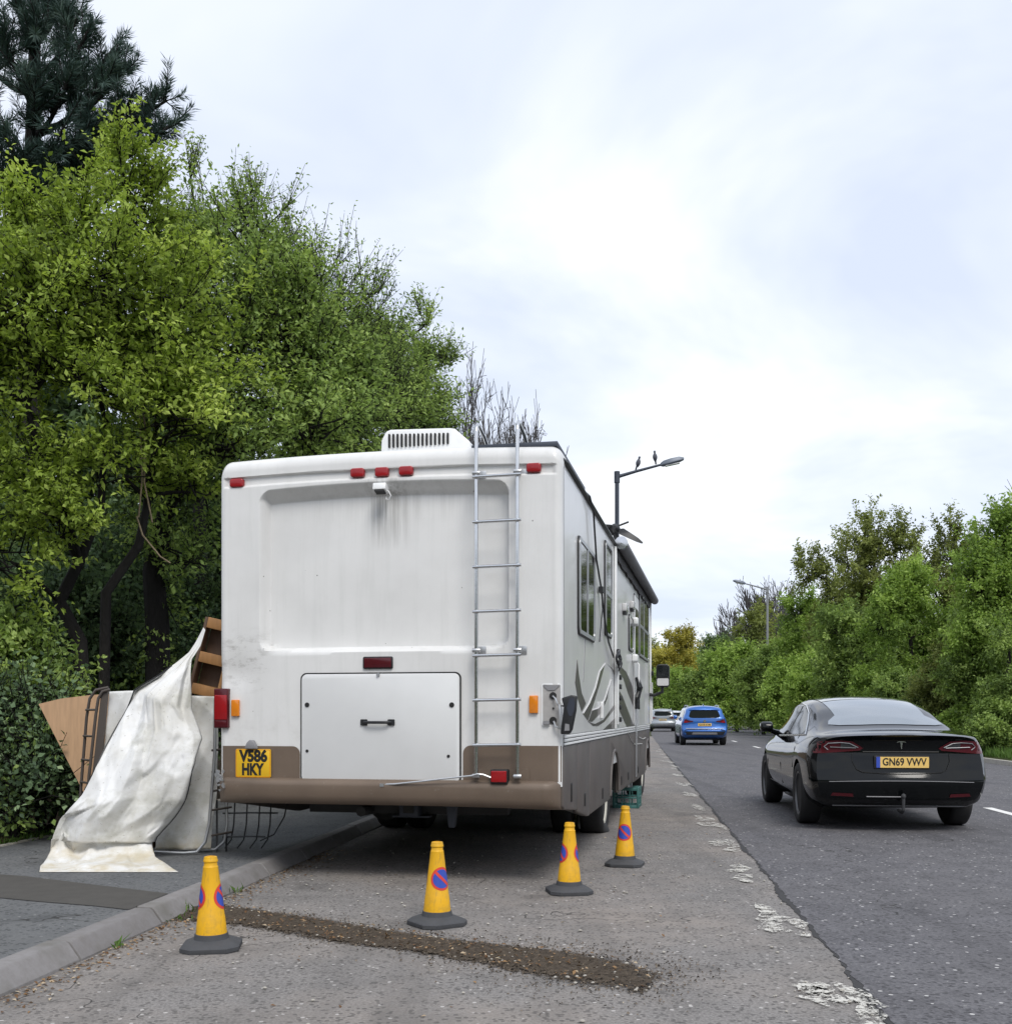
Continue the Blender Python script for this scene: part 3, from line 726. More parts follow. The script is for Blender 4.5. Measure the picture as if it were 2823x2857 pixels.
# lamps on the rear face
for u0, u1, z0, z1 in ((-1.186,-1.079,2.871,2.933),(-.256,-.152,2.905,2.969),(-.073,.029,2.902,2.967),(.105,.209,2.903,2.967),(1.026,1.128,2.884,2.947)):
    y0 = rear_off((u0+u1)/2, (z0+z1)/2)
    b = MB().prism(rrect(u0, z0, u1, z1, .018), 'y', y0+.01, y0-.034).build('marker_lamp', M['red'], rv, bevel=.009, seg=3)
bl = MB().prism(rrect(-.160, 1.528, .062, 1.616, .012), 'y', .004, -.010).build('brake_lamp', M['black'], rv, bevel=.003)
MB().prism(rrect(-.150, 1.537, .052, 1.607, .006), 'y', -.004, -.016).build('lens', M['red_dark'], bl, bevel=.003)
tl = MB(); tl.prism(rrect(-1.298, 1.103, -1.188, 1.393, .008), 'y', .06, -.030); tl = tl.build('tail_lamp', M['red_dark'], rv, bevel=.006)
MB().prism(rrect(-1.292, 1.165, -1.195, 1.345, .006), 'y', -.026, -.034).build('lens', M['red'], tl, bevel=.003)
MB().prism(rrect(-1.288, 1.110, -1.198, 1.158, .004), 'y', -.026, -.033).build('reversing_lens', M['red_dark'], tl, bevel=.003)
for u in (-1.137, 1.0785): 
    a = MB().prism(rrect(u-.031, 1.189 if u < 0 else 1.211, u+.031, 1.311 if u < 0 else 1.334, .008), 'y', .004, -.020).build('amber_reflector', M['amber'], rv, bevel=.006)
# empty lamp recess on the right and the lamp dangling from it
cv = MB(); fr = rrect(1.133, 1.122, 1.268, 1.418, .012)
ins = rrect(1.142, 1.131, 1.262, 1.409, .008)
n = len(fr); vs = [(p[0], rear_off(min(p[0],1.27), p[1])-.007, p[1]) for p in fr]+[(p[0], rear_off(min(p[0],1.27), p[1])-.007, p[1]) for p in ins]
cv.add(vs, [(i, (i+1) % n, n+(i+1) % n, n+i) for i in range(n)])
hous = cv.build('lamp_recess', M['trim'], rv, smooth=0)
bk = MB(); bk.prism(ins, 'y', rear_off(1.2, 1.25)-.001, rear_off(1.2, 1.25)-.003); bk.build('recess_back', simple('grimy_recess', (.36,.35,.34), .6, 0, 0, .35, 9), hous)
for z in (1.332, 1.162): disc(hous, 'bulb_hole', 1.213, z, -.003, .025, M['plate_black'], .004)
disc(hous, 'screw_hole', 1.215, 1.245, -.003, .007, M['plate_black'], .003)
sb = MB()
sb.prism([(1.142,1.405),(1.262,1.405),(1.225,1.37),(1.178,1.37)], 'y', -.003, -.006); sb.build('lamp_bracket', M['grey'], hous); sb = MB(); sb.prism([(1.146,1.133),(1.19,1.133),(1.19,1.158),(1.146,1.158)], 'y', -.003, -.02)
sb.build('lamp_bracket', M['grey'], hous)
dl = MB(); 
prof_l = [(1.278,1.315),(1.345,1.335),(1.385,1.330),(1.378,1.23),(1.352,1.10),(1.335,1.068),(1.272,1.066),(1.275,1.12),(1.296,1.25)]
dl.prism(prof_l, 'y', .0, -.055); dangling = dl.build('dangling_lamp', M['black'], rv, bevel=.010, seg=3, smooth=50)
MB().prism([(1.315,1.245),(1.335,1.31),(1.36,1.318),(1.372,1.29),(1.366,1.225),(1.35,1.19),(1.33,1.195)], 'y', -.054, -.058).build('lens', simple('smoky_lens', (.05,.055,.075), .15, 0, .8), dangling)
MB().prism([(1.30,1.09),(1.335,1.092),(1.333,1.135),(1.305,1.14)], 'y', -.054, -.058).build('bulb_socket', M['grey'], dangling)
wr = MB(); wr.tube([(1.213,-.01,1.33),(1.235,-.03,1.31),(1.25,-.04,1.27),(1.275,-.03,1.262),(1.29,-.02,1.26)], .006, 6); wr.tube([(1.22,-.01,1.155),(1.235,-.03,1.12),(1.26,-.04,1.108),(1.29,-.03,1.10)], .007, 6)
wr.tube([(1.262,-.035,1.27),(1.268,-.05,1.2),(1.262,-.045,1.11)], .007, 6); wr.build('lamp_wire', M['alu'], dangling)

# ladder
ld_ = bpy.data.objects.new('ladder', None); C.objects.link(ld_); ld_.parent = rv
LY = -.075
for u in (.690, .980):
    o = u-.004
    t = MB(); t.tube([(o,LY,.79),(o,LY,1.5),(o,LY,2.3),(o,LY,3.16),(o,LY+.012,3.205),(o,LY+.045,3.228),(o,LY+.09,3.225),(o+.005,.16,3.19),(o+.008,.235,3.155),(o+.008,.255,3.10),(o+.008,.26,3.06)], .0135, 10)
    t.build('rail', M['chrome'], ld_, smooth=60)
for z in (2.851, 2.538, 2.227, 1.917, 1.612, 1.303, .992):
    MB().tube([(.665,LY-.016,z-.003),(1.005,LY-.016,z+.003)], .0115, 8).build('rung', M['chrome'], ld_, smooth=60)
for z in (2.885, 1.655, .785):
    for u in (.690, .980):
        b = MB(); y0 = rear_off(u, z); b.prism(rrect(u-.03, z-.035, u+.05, z+.025, .005), 'y', y0-.001, y0-.007)
        b.box((u-.004,(y0+LY)/2,z-.008), (.022, abs(LY-y0), .022)); b.tube([(u-.03,LY-.004,z-.008),(u+.025,LY-.004,z-.008)], .016, 8)
        b.build('bracket', M['alu'], ld_, bevel=.002)
MB().prism(rrect(.662, .738, 1.047, .826, .004), 'y', -.004, -.009).build('foot_plate', M['brown'], ld_)
MB().tube([(.93,.30,3.083),(1.0,.27,3.10),(1.05,.25,3.112)], .014, 6).build('rusty_clamp', M['pine'], ld_)
fg = MB().prism(rrect(.785, .722, .908, .822, .008), 'y', .0, -.075).build('fog_lamp', M['black'], rv, bevel=.006)
MB().prism(rrect(.792, .734, .901, .812, .006), 'y', -.070, -.090).build('lens', M['red'], fg, bevel=.006)
tw = MB(); tw.tube([(-.02,-.05,.705),(.10,-.07,.712),(.3,-.085,.735),(.52,-.09,.762),(.66,-.095,.778),(.70,-.10,.79),(.74,-.09,.785),(.79,-.08,.765)], .007, 6)
tw.box((0,-.055,.703), (.03,.03,.022)); tw.build('tied_cord', M['alu'], rv)
# reversing camera
cm = MB().box((-.022,-.022,2.812), (.095,.085,.05), Matrix.Rotation(-.25, 3, 'X')).build('reversing_camera', M['trim'], rv, bevel=.006)
MB().box((-.022,-.035,2.785), (.07,.06,.012), Matrix.Rotation(-.25, 3, 'X')).build('camera_lens', M['plate_black'], cm)
MB().tube([(.015,-.01,2.80),(.04,-.03,2.785),(.055,-.03,2.755),(.04,-.02,2.73),(.015,-.01,2.735),(.005,.02,2.76)], .0045, 6).build('camera_cable', M['trim'], cm)

# roof: air conditioner, rail, solar panel, wind turbine
ac = MB(); sec = [(-.178,3.06),(-.172,3.28),(-.135,3.345),(-.10,3.356),(.36,3.345),(.40,3.338),(.52,3.235),(.545,3.06)]
a0 = [(p[0], .45, p[1]) for p in sec]; a1 = [(p[0]*.98+.004, .50, 3.06+(p[1]-3.06)*1.03) for p in sec]; a2 = [(p[0], 1.15, 3.06+(p[1]-3.06)*1.0) for p in sec]; a3 = [(p[0]*.8, 1.4, 3.06+(p[1]-3.06)*.6) for p in sec]
n = len(sec); allv = a0+a1+a2+a3
ac.add(allv, [tuple(range(n))]+[(i*n+k, (i+1)*n+k, (i+1)*n+k+1, i*n+k+1) for i in range(3) for k in range(n-1)]+[tuple(range(3*n, 4*n))[::-1]])
aco = ac.build('air_conditioner', M['trim'], rv, bevel=.012, seg=2, smooth=50)
sl_ = MB()
for k in range(15):
    u = -.105+k*.0325; zb, zt = 3.216+k*.0006, 3.322-k*.001
    sl_.prism(rrect(u-.0075, zb, u+.0075, zt, .007, 4), 'y', .452, .438)
sl_.build('vent_slots', M['plate_black'], aco)
MB().tube([(HW-.02,.10,2.985),(HW+.004,.16,2.972),(HW+.006,1.9,2.962),(HW+.006,3.55,2.957)], .022, 8).build('gutter_rail', M['black'], rv)
sp_ = MB(); sp_.span((.62,.06,3.072),(1.235,1.62,3.108)); spo = sp_.build('solar_panel', M['pole'], rv, bevel=.004)
MB().span((.64,.09,3.107),(1.215,1.59,3.111)).build('solar_glass', M['glass'], spo)
wt = bpy.data.objects.new('wind_turbine', None); C.objects.link(wt); wt.parent = rv
hub = Vector((1.165, 5.0, 3.335))
MB().tube([(1.165,5.03,2.95),(1.165,5.03,3.32)], .03, 8).build('mast', M['dark'], wt)
hb = MB(); hb.tube([hub+Vector((0,-.12,.0)), hub+Vector((0,-.08,.0)), hub+Vector((0,.06,0)), hub+Vector((0,.14,0))], [.02,.05,.055,.03], 10); hb.tube([hub+Vector((.04,-.03,.03)), hub+Vector((.15,0,.075))], .012, 6); hb.build('generator', M['black'], wt)
for ang, L_ in ((168, .22), (-30, .36), (-150, .2)):
    a = math.radians(ang); d = Vector((math.cos(a), -.12, math.sin(a))); nrm = Vector((-math.sin(a), 0, math.cos(a)))
    b = MB(); prf = []
    for t, w in ((.06,.03),(.22,.085),(.5,.07),(.8,.05),(1.0,.018)):
        c_ = hub+d*L_*t; tw_ = Vector((0, .035*(1-t), 0)); prf.append((c_+nrm*w*.6+tw_, c_-nrm*w*.4-tw_))
    vs = []
    for p, q in prf: vs += [p+Vector((0,.006,0)), q+Vector((0,.006,0)), q-Vector((0,.006,0)), p-Vector((0,.006,0))]
    fs = [(3,2,1,0), (16,17,18,19)]+[(4*i+k, 4*i+(k+1) % 4, 4*i+4+(k+1) % 4, 4*i+4+k) for i in range(4) for k in range(4)]
    b.add(vs, fs); b.build('blade', M['black'], wt, smooth=50)

# right flank -------------------------------------------------------
SX = HW
def side_prism(poly, d0, d1, name, mat, parent, bevel=0, smooth=40):
    return MB().prism(poly, 'x', SX+d0, SX+d1).build(name, mat, parent, bevel=bevel, smooth=smooth)
# belt mouldings
for z0, z1 in ((1.036,1.056),(1.010,1.030),(.986,1.003)): side_prism(rrect(.06, z0, LEN-.4, z1, .004), 0, .014, 'belt_moulding', M['trim'], rv, .004)
side_prism(rrect(.06, .980, LEN-.4, 1.06, .0), -.002, .004, 'belt_backing', M['black'], rv)
MB().tube([(SX-.004, .075, .99), (SX-.004, .075, 2.93)], .008, 6).build('corner_seam', M['grey'], rv)
# skirts
def skirt(poly, label=None):
    o = MB().prism(poly, 'x', SX-.03, SX+.006).build('skirt_panel', M['brown_side'], rv, bevel=.010, seg=2, smooth=50)
    return o
skirt([(.045,.982),(.045,.56),(.09,.535),(.60,.49),(.74,.478),(.79,.50),(.79,.982)])
skirt([(.815,.982),(.815,.455),(1.05,.42),(1.42,.368),(1.53,.362),(1.565,.39),(1.565,.982)])
skirt([(1.59,.982),(1.59,.366),(3.16,.366),(3.2,.40),(3.2,.982)])
def arch(c, r, z0, n=12, top=.83): return [(c-r*math.cos(PI*k/n), z0+(top-z0)*math.sin(PI*k/n)) for k in range(n+1)]
skirt([(3.215,.982),(3.215,.366)]+[(3.26,.366)]+arch(3.71, .45, .42, 14)+[(4.16,.366),(5.86,.366),(5.86,.982)])
skirt([(5.89,.982),(5.89,.36),(6.17,.36),(6.17,.982)])
skirt([(6.20,.982),(6.20,.35),(7.28,.35),(7.28,.982)])
skirt([(7.31,.982),(7.31,.36),(8.32,.36)]+arch(8.77, .45, .42, 14)+[(9.22,.42),(9.30,.50),(9.30,.982)])
MB().prism([(.05,.982),(.05,.56),(1.44,.368),(3.26,.366)]+arch(3.71, .45, .42, 14)+[(4.16,.366),(8.32,.36)]+arch(8.77, .45, .42, 14)+[(9.22,.5),(9.3,.982)], 'x', SX-.05, SX-.032).build('skirt_backing', M['plate_black'], rv)
MB().prism([(.05,.982),(.05,.56),(1.44,.368),(3.26,.366)]+arch(3.71, .45, .42, 14)+[(4.16,.366),(8.32,.36)]+arch(8.77, .45, .42, 14)+[(9.22,.5),(9.3,.982)], 'x', -SX+.004, -SX+.05).build('skirt_panel', M['brown_side'], rv)
for c in (3.71, 8.77):      # arch lips
    pts = arch(c, .455, .40, 16, .835); MB().tube([(SX+.004, p[0], p[1]) for p in pts], .018, 6).build('arch_lip', M['brown_side'], rv)
for s_, z0, z1 in ((.43,.565,.705),(1.22,.468,.572),(2.54,.425,.527),(4.47,.43,.53),(5.38,.435,.525),(6.9,.43,.52)):
    w = .03 if s_ < 3 else .045
    side_prism(rrect(s_-w, z0, s_+w, z1, .012), .004, .012, 'skirt_latch', M['plate_black'], rv, .003)
# pale graphic lines on the forward skirt
MB().tube([(SX+.008,5.2,1.0),(SX+.008,5.7,.90),(SX+.008,6.2,.83),(SX+.008,7.6,.80)], .007, 5).build('graphic_line', M['decal_line'], rv)
MB().tube([(SX+.008,6.5,.98),(SX+.008,7.0,.90),(SX+.008,7.8,.86),(SX+.008,8.3,.87)], .007, 5).build('graphic_line', M['decal_line'], rv)
# graphics
SW = [[(0.793,1.621),(0.675,1.446),(0.822,1.326),(1.069,1.225),(1.331,1.292),(1.069,1.37),(0.883,1.515)],
 [(1.133,1.209),(1.537,1.294),(1.981,1.432),(2.302,1.586),(2.78,1.682),(2.645,1.609),(2.302,1.458),(1.904,1.307),(1.467,1.151)],
 [(1.467,1.146),(1.829,1.105),(2.22,1.101),(2.735,1.134),(3.724,1.259),(3.724,1.306),(2.645,1.154),(1.981,1.121),(1.681,1.132)],
 [(1.754,1.236),(2.22,1.256),(2.735,1.335),(3.327,1.546),(3.013,1.359),(2.471,1.22),(1.754,1.14),(1.502,1.146)],
 [(4.415,1.725),(5.059,1.694),(5.929,1.553),(6.198,1.419),(6.198,1.304),(5.336,1.465),(4.793,1.604),(4.235,1.673)],
 [(2.645,1.062),(3.724,1.159),(3.724,1.062)],
 [(4.235,1.465),(4.665,1.406),(6.246,1.062),(5.196,1.062),(4.294,1.245)],
 [(3.061,1.69),(3.834,1.647),(3.89,1.563),(3.512,1.654)]]
for i, p in enumerate(SW):
    side_prism(p, -.001, .0025, 'graphic_swoosh', M['decal'], rv, 0, 0)
    if i in (1, 4, 3):
        MB().tube([(SX+.003, q[0]+.015, q[1]+.004) for q in p[:5]], .006, 5).build('graphic_edge', M['decal_line'], rv)
# windows
def side_window(s0, z0, s1, z1, r, bars=(), hbars=(), parent=None):
    w = side_prism(rrect(s0, z0, s1, z1, r), -.002, .014, 'side_window', M['plate_black'], parent or rv, .004)
    fw = .035 if s1-s0 < .8 else .05
    fr = MB()
    o, i_ = rrect(s0+.016, z0+.012, s1-.016, z1-.012, r*.9), rrect(s0+.016+fw, z0+.012+fw*.6, s1-.016-fw, z1-.012-fw*.6, r*.6)
    n = len(o); vs = [(SX+.022, p[0], p[1]) for p in o]+[(SX+.022, p[0], p[1]) for p in i_]+[(SX+.012, p[0], p[1]) for p in o]+[(SX+.012, p[0], p[1]) for p in i_]
    fs = []
    for k in range(n):
        q = (k+1) % n; fs += [(k, q, n+q, n+k), (2*n+k, 3*n+k, 3*n+q, 2*n+q), (k, 2*n+k, 2*n+q, q), (n+k, n+q, 3*n+q, 3*n+k)]
    fr.add(vs, fs)
    for b in bars: fr.span((SX+.012, b-.022, z0+.03), (SX+.021, b+.022, z1-.03))
    for b in hbars: fr.span((SX+.012, s0+.03, b-.02), (SX+.0215, s1-.03, b+.02))
    fr.build('window_frame', M['alu'], w, smooth=30)
    side_prism(rrect(s0+.02, z0+.02, s1-.02, z1-.02, r*.7), .010, .0155, 'pane', M['glass'], w)
    return w
side_window(.80, 1.815, 1.875, 2.58, .07, bars=(1.34,))
side_window(2.72, 1.95, 3.34, 2.85, .06, hbars=(2.36,))
side_window(5.42, 1.965, 6.0, 2.40, .05)
side_window(7.05, 1.98, 8.9, 2.86, .05, bars=(7.9,), hbars=(2.4,))
door = side_prism(rrect(6.24, .99+.07, 6.98, 2.72, .06), -.001, .012, 'entry_door', M['trim'], rv, .004)
side_prism(rrect(6.22, .99+.065, 7.0, 2.74, .07), -.003, .004, 'door_gap', M['plate_black'], door)
side_prism(rrect(6.36, 1.95, 6.86, 2.56, .05), .010, .016, 'door_window', M['glass'], door)
MB().tube([(SX+.01,6.30,1.88),(SX+.06,6.30,1.84),(SX+.06,6.30,1.50),(SX+.01,6.30,1.46)], .014, 6).build('grab_handle', M['trim'], door)
side_prism(rrect(6.32, 1.30, 6.42, 1.42, .02), .012, .03, 'door_lock', M['black'], door, .004)
# lamps and small fittings
for s_, z in ((4.75, 2.40), (5.75, 2.53)):
    l = MB().prism(rrect(s_-.12, z-.045, s_+.12, z+.045, .02), 'x', SX, SX+.05).build('porch_lamp', M['lamp_clear'], rv, bevel=.01)
    MB().prism(rrect(s_-.10, z-.075, s_+.10, z-.04, .008), 'x', SX, SX+.04).build('lamp_base', M['black'], l)
for s_, z in ((6.1, 2.36), (6.05, 1.90)):
    MB().prism(rrect(s_-.1, z-.05, s_+.1, z+.05, .03), 'x', SX, SX+.07).build('courtesy_lamp', M['trim'], rv, bevel=.015)
side_prism(rrect(2.40, 1.165, 2.45, 1.32, .01), .002, .03, 'hatch_pull', M['trim'], rv, .004)
side_prism([(1.285,1.81),(1.30,1.81),(1.175,1.46),(1.16,1.46)], 0, .004, 'body_crack', M['grey'], rv)
side_prism([(2.42,1.87),(2.437,1.87),(2.66,2.09),(2.645,2.09)], 0, .004, 'body_crack', M['grey'], rv)
bs = MB()
for k in range(9):
    q = random.Random(k); s_ = 6.35+q.uniform(-.15, .3)
    bs.tube([(SX+.03, s_, 1.67), (SX+.05+q.uniform(0,.03), s_+q.uniform(-.1,.1), 1.55), (SX+.04, s_+q.uniform(-.1,.15), 1.42), (SX+.03, s_+q.uniform(-.05,.1), 1.28)], .016, 5)
bs.build('hanging_straps', M['black'], rv)
MB().tube([(SX+.035, 6.3, 1.28), (SX+.03, 6.28, .9), (SX+.03, 6.25, .42)], .012, 6).build('hose', M['alu'], rv)
# awning: roller, valance, arms
awn = bpy.data.objects.new('awning', None); C.objects.link(awn); awn.parent = rv
AX, AZ = SX+.075, 2.965
MB().tube([(AX,3.72,AZ),(AX,9.42,AZ)], .058, 14).build('roller', M['fabric'], awn, smooth=60)
MB().lathe([(.0,-.03),(.058,-.03),(.066,-.02),(.066,.025),(.0,.03)], 14, Matrix.Translation((AX,3.71,AZ)) @ Matrix.Rotation(PI/2, 4, 'X')).build('roller_cap', M['chrome'], awn)
MB().tube([(SX+.006, 3.55, 2.957), (SX+.006, 9.42, 2.94)], .02, 6).build('awning_rail', M['black'], awn)
vl = MB(); vs = []; fs = []
for i in range(25):
    s_ = 3.80+i*.22; vs += [(AX-.05, s_, AZ-.03), (SX+.028+.01*math.sin(i*1.7), s_, AZ-.16-.012*math.sin(i*2.3)), (SX+.022, s_, AZ-.16-.012*math.sin(i*2.3)), (AX-.062, s_, AZ-.03)]
for i in range(24):
    for k in range(4): fs.append((4*i+k, 4*i+(k+1) % 4, 4*i+4+(k+1) % 4, 4*i+4+k))
vl.add(vs, fs); vl.build('valance', M['fabric_dark'], awn, smooth=60)
for s_ in (3.72, 9.35):
    a = MB(); a.span((SX+.004, s_-.035, 1.06), (SX+.028, s_+.035, 2.93)); a.span((SX+.03, s_-.022, 1.10), (SX+.048, s_+.022, 1.70)); a.box((AX-.03, s_, AZ-.02), (.09, .05, .05))
    arm = a.build('awning_arm', M['trim'], awn, bevel=.004)
    MB().box((SX+.045, s_, 1.84), (.03, .10, .07)).build('arm_clamp', M['black'], arm, bevel=.004)
co = MB(); q = random.Random(2)
for k in range(6):
    r_ = q.uniform(.045, .085); c_ = Vector((SX+.06, 3.55+q.uniform(-.08,.08), 1.765+q.uniform(-.03,.03))); tl_ = q.uniform(-.6,.6)
    co.tube([c_+Vector((.01*math.cos(3*a), r_*2.2*math.cos(a), r_*math.sin(a)+.02*tl_*math.cos(a))) for a in np.linspace(0, 2*PI, 17)], .0085, 5)
co.build('cord_coil', M['black'], rv, smooth=60)
cd = MB(); cd.tube([(SX-.02,1.30,3.02),(SX+.03,1.36,2.975),(SX+.03,1.62,2.90),(SX+.03,1.70,2.76),(SX+.03,1.84,2.53),(SX+.03,2.22,2.325),(SX+.03,2.46,2.10),(SX+.03,2.84,1.895),(SX+.035,3.3,1.77)], .009, 6)
cd.tube([(SX+.03,2.24,2.31),(SX+.025,2.36,2.16),(SX+.02,2.16,1.85)], .006, 5); cd.box((SX+.03,2.23,2.315), (.04,.12,.05)); cd.build('hanging_cord', M['black'], rv)
for z in (1.60, 1.50, 1.38, 1.28, 1.15): MB().box((SX+.02, 4.15, z), (.03, .14, .05)).build('strap_clip', M['black'], rv, bevel=.004)
# mirror
mr = MB(); mr.prism(rrect(SX+.11, 1.62, SX+.31, 1.97, .05), 'y', 9.30, 9.18); mro = mr.build('wing_mirror', M['black'], rv, bevel=.02)
MB().prism(rrect(SX+.125, 1.645, SX+.30, 1.755, .02), 'y', 9.185, 9.172).build('mirror_glass', M['lamp_clear'], mro)
MB().prism(rrect(SX+.125, 1.78, SX+.30, 1.955, .03), 'y', 9.185, 9.172).build('mirror_glass', M['glass'], mro)
MB().tube([(SX-.05,9.3,1.52),(SX+.08,9.27,1.50),(SX+.2,9.24,1.55),(SX+.2,9.24,1.66)], .025, 8).build('mirror_arm', M['black'], mro)
# wheels and underbody
def wheel(name, parent, x, y, r, w, rr, sgn, rim, flat=0, spokes=0):
    """axle along x, outer face towards sgn"""
    mt = Matrix.Translation((x, y, r-flat)) @ Matrix.Rotation(PI/2*sgn, 4, 'Y')
    root = bpy.data.objects.new(name, None); C.objects.link(root); root.parent = parent
    t = MB(); h = w/2
    t.lathe([(rr*.98,-h*.9),(r*.90,-h),(r*.975,-h*.86),(r,-h*.6),(r,h*.6),(r*.975,h*.86),(r*.90,h),(rr*1.04,h*.92),(rr*.98,h*.7)], 40, mt)
    if flat: 
        for i, p in enumerate(t.v):
            if p[2] < .0: t.v[i] = (p[0]*1+ (p[0]-x)*.25, p[1], .002)
    t.build('tyre', M['rubber'], root, smooth=50)
    k = MB(); k.lathe([(.01,h*.30),(rr*.25,h*.36),(rr*.3,h*.62),(rr*.36,h*.62),(rr*.44,h*.30),(rr*.86,h*.34),(rr*.93,h*.80),(rr*1.0,h*.86),(rr*1.03,h*.80),(rr*1.0,-h*.5),(.01,-h*.5)], 36, mt)
    if spokes:
        k = MB(); k.lathe([(.01,h*.62),(rr*.16,h*.66),(rr*.22,h*.55),(rr*.22,-h*.2),(.01,-h*.2)], 24, mt); k.lathe([(rr*.90,h*.4),(rr*.94,h*.86),(rr*1.02,h*.88),(rr*1.03,-h*.6),(rr*.94,-h*.6)], 36, mt)
        for q in range(spokes):
            a = 2*PI*q/spokes; mk_ = mt @ Matrix.Rotation(a, 4, 'Z')
            vs = [mk_ @ Vector(p) for p in ((rr*.15,-rr*.09,h*.62),(rr*.95,-rr*.075,h*.70),(rr*.95,rr*.075,h*.70),(rr*.15,rr*.09,h*.62),(rr*.15,-rr*.09,h*.3),(rr*.95,-rr*.075,h*.4),(rr*.95,rr*.075,h*.4),(rr*.15,rr*.09,h*.3))]
            k.add(vs, [(0,1,2,3),(7,6,5,4),(0,4,5,1),(1,5,6,2),(2,6,7,3),(3,7,4,0)])
        MB().lathe([(.01,-h*.25),(rr*.92,-h*.25),(rr*.92,-h*.45),(.01,-h*.45)], 24, mt).build('brake_disc', M['dark'], root)
    k.build('rim', rim, root, smooth=40)
    return root
for sg in (1, -1):
    wheel('rear_wheel', rv, sg*(SX-.20), 3.70, .40, .24, .27, sg, M['hub'], .045 if sg > 0 else 0)
    wheel('rear_wheel', rv, sg*(SX-.50), 3.70, .40, .22, .27, sg, M['hub'], .045 if sg > 0 else 0)
    wheel('front_wheel', rv, sg*(SX-.18), 8.77, .40, .24, .27, sg, M['hub'])
ub = MB()
ub.tube([(-.95,3.70,.38),(-.2,3.70,.38)], .06, 10); ub.tube([(.2,3.70,.38),(.95,3.70,.38)], .06, 10)
ub.lathe([(.02,-.16),(.13,-.13),(.17,-.04),(.17,.06),(.10,.16),(.02,.2)], 16, Matrix.Translation((-.05,3.68,.37)) @ Matrix.Rotation(PI/2, 4, 'X'))
for x in (-.45, .45): ub.span((x-.04,.35,.56), (x+.04,9,.70))
ub.span((-.85,.72,.43), (.75,.82,.53)); ub.span((-.50,1.3,.40), (.6,2.6,.68)); ub.span((-1.1,4.4,.30), (-.6,5.6,.66)); ub.span((.55,4.5,.32), (1.1,6.0,.66))
ub.tube([(-.35,.5,.46),(-.36,1.6,.44),(-.30,3.2,.46)], .04, 8)
ub.build('chassis', M['dark'], rv, smooth=40)
ht = MB(); ht.span((-.075,.60,.42),(.075,.74,.53)); ht.span((-.15,.66,.405),(.15,.74,.42)); ht = ht.build('tow_hitch', M['pole'], rv, bevel=.004)
MB().span((-.04,.592,.445),(.04,.602,.505)).build('hitch_socket', M['plate_black'], ht)
MB().prism([(.33,.57),(.44,.57),(.42,.50),(.405,.36),(.36,.36),(.345,.50)], 'y', .42, .48).build('hanger_bracket', M['pole'], rv, bevel=.005)
MB().lathe([(.01,-.25),(.16,-.25),(.17,.25),(.01,.25)], 18, Matrix.Translation((-.52,1.9,.45)) @ Matrix.Rotation(PI/2, 4, 'X')).build('silencer', M['dark'], rv)
MB().lathe([(.01,0),(.06,0),(.055,.30),(.035,.30),(.035,.42),(.01,.42)], 12, Matrix.Translation((SX-.10, 6.55, .268))).build('jack_leg', M['alu'], rv)
# ------------------------------------------------------------------ cones
def cone_r(z): return .083-(z-.075)*(.083-.040)/(.44-.075)
def cone_patch(poly, name, mat, parent, eps, zc=.285, ang=0):
    """outline in unrolled metres laid round the cone"""
    def place(a, b):
        z = zc+b; r = cone_r(z)+eps; t = ang+a/cone_r(zc)*1.0
        d = Vector((math.sin(t), -math.cos(t), .118)); d.normalize()
        return Vector((r*math.sin(t), -r*math.cos(t), z)), d
    return cut_patch(poly, .012, place, name, mat, parent)
def circ(r, n=40): return [(r*math.cos(2*PI*k/n), r*math.sin(2*PI*k/n)) for k in range(n)]
def make_cone(loc, rot, label):
    t = thing('traffic_cone', label, 'traffic cone', loc, rot, 'yellow no-waiting cones behind the motorhome'); t.scale = (.95, .95, .945); q_ = random.Random(label); t.rotation_euler = (q_.uniform(-.012,.012), q_.uniform(-.012,.012), rot)
    b = MB(); c = .150; k = .055
    oc = [(-c+k,-c),(c-k,-c),(c,-c+k),(c,c-k),(c-k,c),(-c+k,c),(-c,c-k),(-c,-c+k)]
    def ring(s, z): return [(x*s, y*s, z) for x, y in oc]
    rr = [ring(1.0,.0), ring(1.02,.006), ring(1.02,.026), ring(.97,.034), ring(.62,.058)]
    vs = [p for r in rr for p in r]
    fs = [tuple(range(8))[::-1]]+[(i*8+q, i*8+(q+1) % 8, i*8+8+(q+1) % 8, i*8+8+q) for i in range(4) for q in range(8)]+[tuple(range(32, 40))]
    b.add(vs, fs); b.lathe([(.096,.05),(.092,.062),(.088,.085),(.078,.088)], 28); b.build('base', M['cone_base'], t, smooth=30)
    w = MB(); w.lathe([(.080,.070),(.0835,.075),(cone_r(.18)+.0015,.18),(cone_r(.18),.183),(cone_r(.44),.440),(.040,.446),(.0355,.452),(.0345,.470),(.0385,.474),(.0385,.482),(.036,.486),(.034,.500),(.024,.503),(.022,.490),(.004,.488)], 36)
    bd = w.build('cone_body', M['cone'], t, smooth=35)
    for a in (0, PI):
        s_ = cone_patch(circ(.070), 'sign_border', M['sign_red'], t, .0012, ang=a)
        cone_patch(circ(.056), 'sign_disc', M['sign_blue'], s_, .0022, ang=a)
        d = .0085; q = math.cos(PI/4)*.060
        cone_patch([(-q-d*.7, q-d*.7), (q-d*.7, -q-d*.7), (q+d*.7, -q+d*.7), (-q+d*.7, q+d*.7)], 'sign_bar', M['sign_red'], s_, .0032, ang=a)
    return t
make_cone((-1.51, 5.52, 0), math.radians(98), 'yellow cone standing by the kerb at the end of the earth-filled trench')
make_cone((-.394, 6.15, 0), math.radians(34), 'yellow cone with one disc facing forward, standing just past the trench behind the rear hatch')
make_cone((.425, 7.25, 0), math.radians(99), 'yellow cone showing two half discs, beneath the brown rear right corner')
